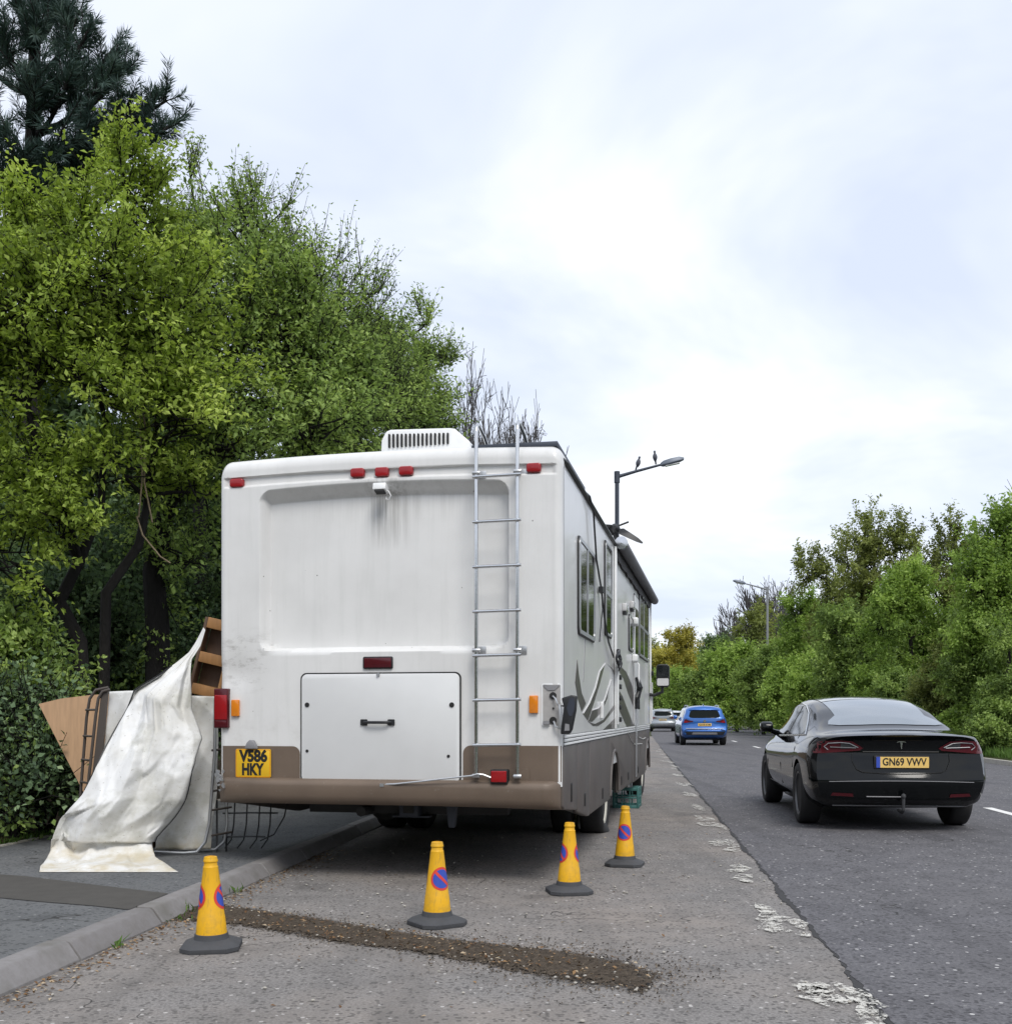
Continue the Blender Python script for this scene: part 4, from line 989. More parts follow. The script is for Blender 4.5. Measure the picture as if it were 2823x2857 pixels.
make_cone((.944, 8.56, 0), math.radians(-15), 'yellow cone standing farthest off, in front of the green crate')

# ------------------------------------------------------------------ crate under the motorhome
ct = thing('bottle_crate', 'teal plastic bottle crate under the right side of the motorhome', 'crate', (1.575, 14.0, 0), -TH)
cw, cd_, ch = .155, .19, .265
fr = MB()
for x in (-cw, cw):
    for y in (-cd_, cd_): MB().box((x, y, ch/2), (.03, .03, ch)).build('corner_post', M['crate'], ct, bevel=.004)

fr = MB()
for z in (.02, .135, ch-.02):
    for y in (-cd_, cd_): fr.box((0, y, z), (2*cw-.032, .018, .04 if z != .135 else .022))
    for x in (-cw, cw): fr.box((x, 0, z), (.018, 2*cd_-.032, .04 if z != .135 else .022))
for y in (-cd_, cd_):
    for x in (-.05, .05): fr.box((x, y, .075), (.016, .014, .09)); fr.box((x, y, .19), (.016, .014, .09))
for x in (-cw, cw):
    for y in (-.07, .07): fr.box((x, y, .075), (.014, .016, .09)); fr.box((x, y, .19), (.014, .016, .09))
fr.build('slatted_sides', M['crate'], ct, bevel=.003)
MB().box((0,0,.012), (2*cw-.03, 2*cd_-.03, .02)).build('crate_bottom', M['crate'], ct)

# ------------------------------------------------------------------ heap on the left: frame, tarpaulin, timber, board, rack
PZ = PATH_Z
bf = thing('metal_bed_frame', 'upright tubular metal bed frame clad in dirty white sheeting, partly under the tarpaulin', 'bed frame', (-2.8, 8.6, PZ))
def L(p): return (p[0]+2.8, p[1]-8.6, p[2]-PZ)
def tubes(lst, r, name, mat, parent, f=L): 
    m = MB()
    for pts in lst: m.tube([f(p) for p in pts], r, 8)
    return m.build(name, mat, parent, smooth=60)
# right side: two bent uprights joined by rungs
ra = [(-2.285,8.46,1.33),(-2.29,8.46,.9),(-2.33,8.45,.35),(-2.36,8.44,.20),(-2.42,8.43,.125),(-2.52,8.42,.118),(-2.75,8.42,.125)]
rb_ = [(-2.245,8.60,1.36),(-2.245,8.60,.8),(-2.23,8.60,.33),(-2.25,8.60,.19),(-2.32,8.59,.125),(-2.45,8.58,.12),(-2.7,8.58,.125)]
tubes([ra], .0125, 'tube_rail', M['alu'], bf); tubes([rb_], .0125, 'tube_rail', M['alu'], bf)
for z in (.92,.75,.60,.45,.25): tubes([[(-2.31, 8.455, z), (-2.20, 8.62, z+.01)]], .009, 'rung', M['bed'], bf)
# left side
la = [(-3.30,8.50,.50),(-3.295,8.50,.70),(-3.24,8.50,1.20),(-3.22,8.50,1.33),(-3.185,8.50,1.385),(-3.13,8.50,1.40)]
lb = [(-3.43,8.66,.45),(-3.42,8.66,.62),(-3.375,8.66,1.18),(-3.35,8.66,1.33),(-3.30,8.66,1.40),(-3.2,8.66,1.42)]
tubes([la], .0125, 'tube_rail', M['bed'], bf); tubes([lb], .0125, 'tube_rail', M['bed'], bf)
for a, b, z in ((-3.235,-3.38,1.24),(-3.26,-3.40,1.03),(-3.28,-3.415,.84),(-3.295,-3.425,.66)): tubes([[(a,8.5,z),(b,8.66,z)]], .009, 'rung', M['bed'], bf)
m = MB(); m.prism([(-3.20,1.395),(-3.15,1.39),(-3.22,.60),(-3.285,.60)], 'y', 8.51, 8.54)
m.v = [L(p) for p in m.v]; m.build('dark_slat', M['bed'], bf)
def sheet(rows, name, mat, parent, f, wob, seed, thick=.004, nx=40, ny=60):
    """bilinear sheet between left and right edges with creases"""
    rnd = random.Random(seed); ph = [rnd.uniform(0, 6.28) for _ in range(8)]
    vs = []
    for j in range(ny+1):
        k = j/ny*(len(rows)-1); i = min(int(k), len(rows)-2); u = k-i
        l = Vector(rows[i][0]).lerp(Vector(rows[i+1][0]), u); r = Vector(rows[i][1]).lerp(Vector(rows[i+1][1]), u)
        for q in range(nx+1):
            t = q/nx; p = l.lerp(r, t)
            p.y += wob*(2.2*abs(math.sin(5*t+ph[0]+2.1*k))+1.6*abs(math.sin(3*k-4*t+ph[1]))+1.2*abs(math.sin(11*t+3*k+ph[2])))
            vs.append(f(p))
    fs = [(j*(nx+1)+q, (j+1)*(nx+1)+q, (j+1)*(nx+1)+q+1, j*(nx+1)+q+1) for j in range(ny) for q in range(nx)]
    m = MB(); m.add(vs, fs); o = m.build(name, mat, parent, smooth=180)
    sm = o.modifiers.new('thickness', 'SOLIDIFY'); sm.thickness = thick
    return o
sheet([((-3.16,8.55,1.385),(-2.80,8.55,1.40)),((-3.19,8.55,1.0),(-2.82,8.55,1.0)),((-3.28,8.55,.55),(-2.9,8.55,.5)),((-3.25,8.55,.14),(-2.9,8.55,.14))], 'white_sheet', M['tarp'], bf, L, .006, 4)
sheet([((-2.72,8.50,1.36),(-2.275,8.50,1.345)),((-2.74,8.50,1.0),(-2.285,8.50,1.0)),((-2.76,8.50,.6),(-2.30,8.50,.55)),((-2.78,8.50,.13),(-2.35,8.50,.13))], 'white_sheet', M['tarp'], bf, L, .013, 9)

# tarpaulin: rows of left and right edge, draped and creased
TR = [((-2.368,8.42,1.885),(-2.352,8.42,1.865)),((-2.425,8.41,1.77),(-2.385,8.40,1.74)),((-2.470,8.40,1.688),(-2.440,8.36,1.63)),((-2.56,8.38,1.60),(-2.437,8.32,1.53)),((-2.690,8.36,1.50),(-2.437,8.30,1.43)),
      ((-2.868,8.33,1.395),(-2.427,8.25,1.233)),((-2.910,8.29,1.27),(-2.37,8.23,1.12)),((-2.948,8.24,1.149),(-2.309,8.20,1.018)),((-3.00,8.20,1.0),(-2.318,8.17,.92)),((-3.044,8.16,.875),(-2.332,8.15,.828)),
      ((-3.10,8.13,.75),(-2.372,8.14,.70)),((-3.179,8.11,.603),(-2.425,8.12,.556)),((-3.27,8.10,.50),(-2.49,8.12,.46)),((-3.334,8.10,.415),(-2.565,8.13,.366)),((-3.39,8.12,.29),(-2.66,8.15,.26)),((-3.445,8.16,.165),(-2.695,8.18,.165)),
      ((-3.42,8.02,.116),(-2.62,8.04,.116)),((-3.36,7.80,.108),(-2.47,7.83,.108)),((-3.30,7.63,.108),(-2.36,7.62,.106)),((-3.252,7.50,.105),(-2.284,7.50,.105))]
tp = thing('tarpaulin', 'crumpled dirty white tarpaulin draped from the motorhome side down onto the footpath', 'tarpaulin', (-2.9, 8.1, PZ))
nx, ny = 60, 132
rnd = random.Random(12)
from mathutils.geometry import delaunay_2d_cdt
def facets(n, amp, seed, ax, ay):
    """piecewise flat crumple: random heights over a triangulated scatter"""
    r_ = random.Random(seed); pts = [(0,0),(1,0),(0,1),(1,1)]+[(k/4, e_) for k in (1,2,3) for e_ in (0,1)]+[(e_, k/6) for k in range(1,6) for e_ in (0,1)]+[(r_.random(), r_.random()) for _ in range(n)]
    P2 = [Vector((x*ax, y*ay)) for x, y in pts]; hts = [r_.uniform(-amp, amp) for _ in pts]
    vo, _, fo, ov, _, _ = delaunay_2d_cdt(P2, [], [], 0, 1e-6)
    hh = [hts[o_[0]] if o_ else 0 for o_ in ov]; X = np.array([tuple(p) for p in vo]); T = np.array(fo)
    A_, B_, C_ = X[T[:, 0]], X[T[:, 1]], X[T[:, 2]]; H = np.array(hh)[T]; den_ = (B_[:,1]-C_[:,1])*(A_[:,0]-C_[:,0])+(C_[:,0]-B_[:,0])*(A_[:,1]-C_[:,1])
    def f(x, y):
        x, y = x*ax, y*ay
        l1 = ((B_[:,1]-C_[:,1])*(x-C_[:,0])+(C_[:,0]-B_[:,0])*(y-C_[:,1]))/den_; l2 = ((C_[:,1]-A_[:,1])*(x-C_[:,0])+(A_[:,0]-C_[:,0])*(y-C_[:,1]))/den_; l3 = 1-l1-l2
        k = int(np.argmax(np.minimum(np.minimum(l1, l2), l3))); return float(H[k] @ np.array((l1[k], l2[k], l3[k])))
    return f
fa, fb0, fc_ = facets(26, .085, 5, 1.0, 1.5), facets(110, .026, 8, 1.0, 1.8), facets(420, .009, 3, 1.0, 1.6)
def fb_(a, b): return fb0(a, b)+fc_(a, b)
nx, ny = 84, 150
vs = []
for j in range(ny+1):
    k = j/ny*(len(TR)-1); i = min(int(k), len(TR)-2); u = k-i
    l = Vector(TR[i][0]).lerp(Vector(TR[i+1][0]), u); r = Vector(TR[i][1]).lerp(Vector(TR[i+1][1]), u)
    v_ = j/ny; wid = (r-l).length
    for q in range(nx+1):
        t = q/nx; p = l.lerp(r, t)
        hang = min(1, v_/.2)*(1 if v_ < .76 else max(0, 1-(v_-.76)/.05))
        ridge = .25+.30*v_
        dy = -hang*(.15*math.sin(PI*t)**.8)-hang*.05*max(0, 1-abs(t-ridge)/.11)+hang*.03*max(0, 1-abs(t-ridge-.16)/.12)
        dy += hang*(fa(t, v_)+fb_(t, v_))
        p.y += dy*min(1, wid/.45)
        if v_ >= .76:
            f_ = max(0, 1-(v_-.76)/.11); ed_ = min(1, (1-v_)/.06)
            p.z += .07*f_*abs(math.sin(7*t+1.6*math.sin(5*t)))**.8+(abs(fb_(t, v_))*.9+.2*abs(fa(t, v_)))*ed_
        p.x += .010*math.sin(21*v_+2)*(1 if q in (0, nx) else .5)*hang
        vs.append((p.x+2.9, p.y-8.1, p.z-PZ))
fs = [(j*(nx+1)+q, (j+1)*(nx+1)+q, (j+1)*(nx+1)+q+1, j*(nx+1)+q+1) for j in range(ny) for q in range(nx)]
m = MB(); m.add(vs, fs); to = m.build('tarpaulin_sheet', M['tarp'], tp, smooth=180)
sm = to.modifiers.new('thickness', 'SOLIDIFY'); sm.thickness = .002
hem = MB(); hem.tube([Vector(vs[j*(nx+1)])-Vector((0,.002,0)) for j in range(25, 86, 3)], .006, 5); hem.tube([Vector(vs[j*(nx+1)+nx])-Vector((0,.002,0)) for j in range(68, 118, 3)], .005, 5)
hem.build('hem_cord', M['black'], tp)

# leaning timber frame
tfm = thing('timber_frame', 'open brown wooden frame with orange crosspieces leaning against the motorhome side', 'wooden frame', (-2.63, 8.66, PZ))
RT = Matrix.Rotation(math.radians(13.5), 3, 'Y')
def tbox(c, d, name, mat): 
    m = MB(); c = RT @ Vector(c); m.box((c.x-.05, c.y, c.z), d, RT); return m.build(name, mat, tfm, bevel=.004)
tbox((-.155,0,.95), (.025,.14,1.90), 'side_board', M['wood_dark'])
tbox((.075,-.02,.92), (.028,.10,1.80), 'side_board', M['pine'])
tbox((-.03,.075,.93), (.22,.010,1.84), 'back_board', M['wood_dark'])
for z in (1.86, 1.58, 1.32): tbox((-.04,-.01,z), (.205,.12,.085), 'crosspiece', M['pine'])

# plywood offcut behind
py = thing('plywood_sheet', 'bare tan plywood sheet standing behind the bed frame at the edge of the bushes', 'plywood sheet', (-3.5, 8.95, PZ))
m = MB(); m.prism([(-.385,1.19),(-.2,1.235),(.05,1.265),(.45,1.29),(.55,.0),(.22,.0)], 'y', -.006, .006); m.build('board', M['ply'], py)

# wire rack under the rear corner
wr_ = thing('wire_rack', 'thin bent wire rack lying under the rear left corner of the motorhome', 'wire rack', (-2.05, 8.62, PZ))
m = MB()
for z, x1 in ((.42,.30),(.31,.22),(.12,.12)): m.tube([(-.22,0,z),(0,.0,z+.005),(x1,.02,z)], .007, 6)
for x in (-.12,-.02,.08,.17): m.tube([(x,.0,.43),(x-.01,.0,.22),(x-.03,0,.10),(x-.08,-.01,.03)], .006, 6)
m.tube([(.30,.02,.42),(.27,.02,.28),(.19,.01,.14),(.08,.0,.09)], .006, 6)
m.build('rods', M['wire'], wr_, smooth=60)
m = MB(); m.tube([(-.26,-.02,0.0),(-.26,-.02,.42)], .008, 6); m.tube([(-.2,.04,0.0),(-.19,.02,.42)], .008, 6); m.build('uprights', M['wire'], wr_, smooth=60)

# ------------------------------------------------------------------ street lamps and birds
def street_lamp(loc, rot, height, arm, label, mat):
    t = thing('street_lamp', label, 'street lamp', loc, rot)
    MB().tube([(0,0,0),(0,0,1.5),(0,0,1.52),(0,0,height)], [.11,.11,.085,.075], 12).build('post', mat, t, smooth=50)
    MB().tube([(0,0,height+.05),(0,0,height-.35)], .10, 12).build('collar', mat, t)
    MB().tube([(0,0,height-.14),(arm*.45,0,height+.05),(arm,0,height+.26)], [.065,.05,.04], 10).build('arm', mat, t, smooth=60)
    h = MB(); x0, z0 = arm, height+.27
    secs = []
    for x, w, zt, zb in ((0,.05,.05,-.05),(.10,.12,.10,-.085),(.35,.15,.12,-.09),(.65,.14,.11,-.07),(.82,.08,.05,-.03)):
        zz_ = z0+x*.22; secs += [(x0+x,-w,zz_+zb*.4),(x0+x,-w*.7,zz_+zt),(x0+x,w*.7,zz_+zt),(x0+x,w,zz_+zb*.4),(x0+x,w*.7,zz_+zb),(x0+x,-w*.7,zz_+zb)]
    fs = [tuple(range(6)), tuple(range(24, 30))[::-1]]+[(i*6+k, i*6+6+k, i*6+6+(k+1) % 6, i*6+(k+1) % 6) for i in range(4) for k in range(6)]
    h.add(secs, fs); ho = h.build('lamp_head', M['lamp_head'], t, bevel=.012, smooth=50)
    MB().box((x0+.42,0,z0-.005), (.50,.18,.03), Matrix.Rotation(-.2, 3, 'Y')).build('lens', M['lamp_clear'], ho)
    return t
LX, LYY = 3.92, 38.0
street_lamp((LX, LYY, 0), math.radians(-4), 9.75, 1.52, 'dark grey street lamp with two birds on its arm, rising behind the motorhome roof', M['pole'])
l2 = street_lamp((17.25, 71.0, 0), math.radians(180), 9.6, 1.45, 'pale distant street lamp among the grey bare trees on the right', M['pole_pale'])
def bird(loc, rot, label):
    t = thing('bird', label, 'bird', loc, rot, 'birds perched on the street lamp arm')
    mb = MB(); mt = Matrix.Rotation(math.radians(22), 4, 'X')
    mb.lathe([(.012,-.05),(.045,-.02),(.075,.05),(.085,.11),(.070,.18),(.042,.225),(.030,.25),(.040,.275),(.042,.30),(.030,.325),(.008,.335)], 14, mt)
    vs = [mt @ Vector(p) for p in ((-.03,.02,-.02),(.03,.02,-.02),(.028,.05,-.16),(-.028,.05,-.16),(-.03,.04,.0),(.03,.04,.0),(.028,.062,-.16),(-.028,.062,-.16))]
    mb.add(vs, [(0,1,2,3),(7,6,5,4),(0,4,5,1),(1,5,6,2),(2,6,7,3),(3,7,4,0)])
    mb.lathe([(.012,0),(.007,.02),(.002,.04)], 8, mt @ Matrix.Translation((0,-.035,.30)) @ Matrix.Rotation(PI/2, 4, 'X'))
    mb.build('body', M['bird'], t, smooth=60)
    lg = MB()
    for s_ in (-.02, .02): lg.tube([(s_,.0,-.06),(s_,.0,.02)], .006, 5)
    lg.build('legs', M['dark'], t)
    return t
ca, sa = math.cos(math.radians(-4)), math.sin(math.radians(-4))
for d, z, lab in ((.72, 9.995, 'small dark bird perched midway along the lamp arm, nearer the post'), (1.34, 10.185, 'small dark bird perched beside the lamp head')):
    bird((LX+d*ca, LYY+d*sa, z-.005), math.radians(30 if d < 1 else -20), lab)

# ------------------------------------------------------------------ cars
def pchip(x, y, xq):
    x = np.asarray(x, float); y = np.asarray(y, float); h = np.diff(x); d = np.diff(y)/h
    m = np.zeros_like(y); m[0], m[-1] = d[0], d[-1]
    for i in range(1, len(x)-1):
        if d[i-1]*d[i] > 0:
            w1, w2 = 2*h[i]+h[i-1], h[i]+2*h[i-1]; m[i] = (w1+w2)/(w1/d[i-1]+w2/d[i])
    i = np.clip(np.searchsorted(x, xq)-1, 0, len(x)-2); t = (xq-x[i])/h[i]
    return (2*t**3-3*t**2+1)*y[i]+(t**3-2*t**2+t)*h[i]*m[i]+(-2*t**3+3*t**2)*y[i+1]+(t**3-t**2)*h[i]*m[i+1]

def car_body(stations, rear_fn, front_fn, ny=70, sub=5, arches=(), arch_r=.36, half=.92):
    ys = [s[0] for s in stations]; K = len(stations[0][1])
    Ln = ys[-1]
    yq = np.unique(np.concatenate([np.linspace(0, .5, 20), np.linspace(.5, Ln-.4, ny), np.linspace(Ln-.4, Ln, 12)]))
    ctrl = np.zeros((len(yq), K, 2))
    for k in range(K):
        for c in range(2): ctrl[:, k, c] = pchip(ys, [s[1][k][c] for s in stations], yq)
    # subdivide round the section (Catmull-Rom, mirrored at the top centre)
    ext = np.concatenate([2*ctrl[:, :1]-ctrl[:, 1:2], ctrl, ctrl[:, -2:-1]*np.array([-1, 1])], axis=1)
    rows = []
    for k in range(K-1):
        p0, p1, p2, p3 = ext[:, k], ext[:, k+1], ext[:, k+2], ext[:, k+3]
        for q in range(sub):
            t = q/sub
            rows.append(.5*((2*p1)+(-p0+p2)*t+(2*p0-5*p1+4*p2-p3)*t*t+(-p0+3*p1-3*p2+p3)*t**3))
    rows.append(ctrl[:, -1]); R = np.stack(rows, 1)            # (ny, m, 2)
    n, m, _ = R.shape
    def yd(x, y, z):
        return y + rear_fn(x, z)*max(0, 1-y/.7)**2 - front_fn(x, z)*max(0, 1-(Ln-y)/1.0)**2
    bm = bmesh.new(); gl = {}
    for i in range(n):
        for j in range(m):
            x, z = R[i, j]
            for s_ in (1, -1):
                if j == m-1 and s_ == -1: gl[(i, j, -1)] = gl[(i, j, 1)]; continue
                gl[(i, j, s_)] = bm.verts.new((s_*x, yd(s_*x, yq[i], z), z))
    for s_ in (1, -1):
        for i in range(n-1):
            for j in range(m-1):
                q = [gl[(i,j,s_)], gl[(i+1,j,s_)], gl[(i+1,j+1,s_)], gl[(i,j+1,s_)]]
                if s_ < 0: q.reverse()
                bm.faces.new(q)
    for i in range(n-1):      # floor
        bm.faces.new([gl[(i,0,1)], gl[(i,0,-1)], gl[(i+1,0,-1)], gl[(i+1,0,1)]])
    for i, flip in ((0, False), (n-1, True)):   # ends
        x_n = 14; prev = None
        for j in range(m):
            a, b = gl[(i,j,-1)], gl[(i,j,1)]
            if j == m-1: row = [a]
            else:
                row = [a]
                for q in range(1, x_n):
                    t = q/x_n; x = a.co.x*(1-t)+b.co.x*t; z = R[i, j, 1]
                    row.append(bm.verts.new((x, yd(x, yq[i], z), z)))
                row.append(b)
            if prev is not None:
                for q in range(x_n):
                    f = [prev[q], prev[q+1], row[q+1], row[q]] if len(row) > 1 else [prev[q], prev[q+1], row[0]]
                    if flip: f.reverse()
                    bm.faces.new(f)
            else:
                base = row
            prev = row
        f = [base[0]]+[v for v in base[1:]]      # bottom edge of the end: close against the floor edge
        if len(f) > 2:
            try: bm.faces.new(f if flip else f[::-1])
            except Exception: pass
    bmesh.ops.recalc_face_normals(bm, faces=bm.faces)
    bvh = BVHTree.FromBMesh(bm)
    me = bpy.data.meshes.new('body'); bm.to_mesh(me); bm.free()
    if arches:
        o = bpy.data.objects.new('cut', me); C.objects.link(o); cut = MB()
        for y, z in arches:
            for s_ in (1, -1):
                cut.lathe([(arch_r, -.2), (arch_r, .2)], 40, Matrix.Translation((s_*(half-.10), y, z)) @ Matrix.Rotation(PI/2, 4, 'Y'))
        cu = cut.build('cutter', M['black'], smooth=0)
        md = o.modifiers.new('b', 'BOOLEAN'); md.object = cu; md.operation = 'DIFFERENCE'; md.solver = 'EXACT'
        dg = bpy.context.evaluated_depsgraph_get(); dg.update()
        me2 = bpy.data.meshes.new_from_object(o.evaluated_get(dg)); 
        cm_ = cu.data; bpy.data.objects.remove(o); bpy.data.objects.remove(cu); bpy.data.meshes.remove(cm_)
        me = me2; me.name = 'body'; me.materials.clear()
        ii = np.zeros(len(me.polygons), np.int32); me.polygons.foreach_set('material_index', ii)
    return me, bvh
def caster(bvh, axis, side=1):
    def f(a, b):
        o, d = {'rear': (Vector((a,-4,b)), Vector((0,1,0))), 'side': (Vector((side*4,a,b)), Vector((-side,0,0))), 'top': (Vector((a,b,5)), Vector((0,0,-1)))}[axis]
        h = bvh.ray_cast(o, d)
        if h[0] is None:
            h = bvh.find_nearest(Vector((a, .2, b)) if axis == 'rear' else Vector((side*.9, a, b)) if axis == 'side' else Vector((a, b, 1.2)))
        return h[0]-d*.004+h[1]*.001, -d
    return f
def carpatch(bvh, axis, poly, name, mat, parent, side=1, eps=0, step=.05, thick=0):
    g_ = caster(bvh, axis, side)
    def pl_(a, b):
        p, nn = g_(a, b); return p+nn*eps, nn
    return cut_patch(poly, step, pl_, name, mat, parent, thick)
def mirx(P): return [(-x, z) for x, z in P][::-1]

# black saloon --------------------------------------------------------
ROADA = math.radians(6.45)
sal = thing('parked_car' if False else 'saloon_car', 'glossy black saloon car with a tow bar driving in the near lane', 'car', (0,0,.005), -ROADA)
ra_c = Vector((4.10, 11.80, .005)); OV = .98
sal.scale = (.955, 1, 1); sal.location = ra_c - Vector((math.sin(ROADA), math.cos(ROADA), 0))*OV
ST = [
 (0.0,[(.70,.33),(.80,.36),(.855,.52),(.85,.74),(.80,.90),(.70,.962),(.44,.985),(0,.992)]),
 (.12,[(.72,.26),(.85,.33),(.905,.54),(.895,.78),(.825,.93),(.725,.98),(.46,1.005),(0,1.015)]),
 (.45,[(.73,.22),(.88,.32),(.925,.56),(.915,.81),(.84,.955),(.745,1.005),(.50,1.035),(0,1.05)]),
 (.9,[(.74,.19),(.89,.32),(.93,.57),(.92,.82),(.845,.96),(.725,1.075),(.545,1.145),(0,1.185)]),
 (1.4,[(.74,.18),(.885,.32),(.925,.57),(.91,.82),(.845,.955),(.705,1.165),(.555,1.275),(0,1.315)]),
 (2.0,[(.74,.18),(.885,.32),(.925,.57),(.905,.82),(.84,.945),(.695,1.215),(.56,1.36),(0,1.405)]),
 (2.5,[(.74,.18),(.885,.32),(.925,.57),(.905,.81),(.84,.935),(.70,1.21),(.56,1.375),(0,1.42)]),
 (3.1,[(.74,.18),(.885,.32),(.925,.57),(.905,.80),(.84,.915),(.71,1.13),(.57,1.265),(0,1.325)]),
 (3.6,[(.74,.18),(.885,.32),(.925,.57),(.905,.79),(.84,.885),(.76,.975),(.58,1.03),(0,1.06)]),
 (4.2,[(.72,.18),(.86,.32),(.90,.56),(.88,.74),(.80,.82),(.68,.86),(.45,.89),(0,.905)]),
 (4.69,[(.58,.25),(.64,.34),(.68,.48),(.64,.60),(.58,.66),(.48,.69),(.3,.705),(0,.712)])]
def sal_rear(x, z):
    v = .13*(abs(x)/.9)**2.6
    v += float(np.interp(z, [.2,.30,.40,.50,.535,.60,.72,.82,.86,.93,.985,1.02], [.11,.06,.02,-.010,-.016,.02,.055,.075,.07,.045,-.02,-.01]))
    return v
def sal_front(x, z): return .25*(abs(x)/.8)**2.4
me, bvh = car_body(ST, sal_rear, sal_front, arches=((OV,.335),(OV+2.875,.335)), arch_r=.375, half=.93)
sb_ = link('body', me, M['car_black'], sal, 35)
# glass
rg = carpatch(bvh, 'top', [(-.50,1.02),(-.60,.86),(-.625,.74),(-.52,.66),(-.3,.625),(0,.615),(.3,.625),(.52,.66),(.625,.74),(.60,.86),(.50,1.02),(.515,1.7),(0,1.72),(-.515,1.7)], 'rear_window', M['sky_glass'], sal, step=.06)
carpatch(bvh, 'top', [(-.52,1.74),(.52,1.74),(.53,2.75),(-.53,2.75)], 'roof_glass', M['sky_glass'], sal, step=.08)
for s_ in (1, -1):
    sw_ = carpatch(bvh, 'side', [(1.02,.985),(1.28,1.09),(1.55,1.19),(1.95,1.285),(2.4,1.315),(2.85,1.275),(3.3,1.13),(3.72,.955),(3.0,.945),(2.0,.965)], 'side_window', M['car_glass'], sal, s_, .002)
    g_ = caster(bvh, 'side', s_)
    tr_ = MB(); tr_.tube([g_(a, b)[0] for a, b in ((.96,.975),(1.3,1.105),(1.6,1.215),(1.95,1.303),(2.4,1.333),(2.85,1.292),(3.3,1.145),(3.78,.955),(3.0,.932),(2.0,.952),(1.4,.965),(.96,.975))], .010, 5)
    tr_.build('window_trim', M['chrome'], sal, smooth=60)
    carpatch(bvh, 'side', [(2.23,.955),(2.30,.955),(2.22,1.30),(2.15,1.30)], 'door_pillar', M['black'], sw_, s_, .004)
    ln = MB()
    for pts in (((2.28,.94),(2.30,.6),(2.26,.36)), ((1.35,.96),(1.25,.82),(1.36,.60)), ((3.55,.93),(3.5,.6),(3.44,.36)), ((3.44,.345),(2.2,.335),(1.40,.345))):
        ln.tube([g_(a, b)[0]-Vector((s_*.003,0,0)) for a, b in pts], .005, 4)
    ln.build('panel_gap', M['plate_black'], sal)
    MB().prism([(3.42,.985),(3.30,.97),(3.24,1.00),(3.25,1.075),(3.31,1.105),(3.40,1.10),(3.45,1.04)], 'x', s_*.885, s_*1.05).build('wing_mirror', M['car_black'], sal, bevel=.03, seg=3)
    MB().tube([(s_*.76,3.42,.95),(s_*.84,3.38,.965),(s_*.93,3.33,1.0)], [.045,.036,.03], 8).build('mirror_stalk', M['car_black'], sal)
    # tail lamps
    P = [(.385,.855),(.42,.832),(.62,.815),(.80,.800),(.88,.80),(.88,.90),(.80,.925),(.66,.935),(.50,.925)]
    P = P if s_ > 0 else mirx(P)
    lampc = caster(bvh, 'rear')
    tl_ = carpatch(bvh, 'rear', P, 'tail_lamp', M['red_dark'], sal, 1, .003, .04)
    I = [(.43,.865),(.58,.846),(.615,.846),(.615,.906),(.52,.908)]; I = I if s_ > 0 else mirx(I)
    carpatch(bvh, 'rear', I, 'clear_lens', M['dark'], tl_, 1, .006, .04)
    def lp(a, b, e=.010): return lampc(s_*a, b)[0]-Vector((0, e, 0))
    MB().tube([lp(.44,.862), lp(.53,.905), lp(.62,.912), lp(.74,.905), lp(.78,.87), lp(.74,.838)], .0045, 5).build('light_strip', M['alu'], tl_)
    MB().tube([lp(.46,.858), lp(.6,.862), lp(.72,.866)], .004, 5).build('light_strip', M['alu'], tl_)
    R_ = [(.49,.362),(.72,.370),(.70,.402),(.50,.395)]; R_ = R_ if s_ > 0 else mirx(R_)
    carpatch(bvh, 'rear', R_, 'reflector', M['red_dark'], sal, 1, .003, .05)
    for y in (OV, OV+2.875):
        w = wheel('wheel', sal, s_*.815, y, .335, .235, .235, s_, M['rim'], 0, 10); w.location = (0,0,0)
# lid lines, bumper lines, diffuser
gr = caster(bvh, 'rear')
def rline(pts, r, name, mat, e=.001): return MB().tube([gr(a, b)[0]-Vector((0, e, 0)) for a, b in pts], r, 5).build(name, mat, sal, smooth=60)
rline([(x, .818) for x in np.linspace(-.39, .39, 9)], .006, 'lid_shadow_gap', M['plate_black'])
rline([(-.50,.80),(-.50,.72),(-.46,.64),(-.40,.612),(-.2,.600),(0,.597),(.2,.600),(.40,.612),(.46,.64),(.50,.72),(.50,.80)], .004, 'boot_lid_gap', M['plate_black'])
rline([(x, .528-.012*(x/.7)**2) for x in np.linspace(-.74, .74, 13)], .004, 'bumper_crease', M['grey'])
rline([(x, .365) for x in np.linspace(-.36, .02, 7)], .006, 'bumper_strip', M['grey'])
rline([(x, .262) for x in np.linspace(-.68, .68, 9)], .007, 'diffuser_edge', M['grey'])
carpatch(bvh, 'rear', [(-.70,.345),(.70,.345),(.66,.245),(-.66,.245)], 'diffuser', M['black'], sal, 1, .001)
pc = gr(0, .712)[0]
npl = MB().prism(rrect(-.285, .650, .285, .780, .008), 'y', pc.y+.03, pc.y-.018).build('number_plate', M['plate_black'], sal, bevel=.003)
MB().prism(rrect(-.262, .660, .275, .770, .006), 'y', pc.y-.018, pc.y-.022).build('plate_face', M['yellow_pale'], npl)
MB().prism(rrect(-.262, .660, -.222, .770, .003), 'y', pc.y-.0225, pc.y-.0235).build('plate_band', M['sign_blue'], npl)
text_mesh('plate_lettering', 'GN69 VWV', .105, M['plate_black'], npl, .45, (.027, pc.y-.0232, .716), (PI/2, 0, 0), .0006, .0022)
em = MB(); pe = gr(0, .885)[0]
em.prism([(-.012,.916),(.012,.916),(.004,.848),(-.004,.848)], 'y', pe.y+.01, pe.y-.012)
em.prism([(-.046,.912),(-.042,.922),(-.02,.928),(0,.929),(.02,.928),(.042,.922),(.046,.912),(.034,.916),(.012,.919),(-.012,.919),(-.034,.916)], 'y', pe.y+.012, pe.y-.012)
em.build('emblem', M['chrome'], sal)
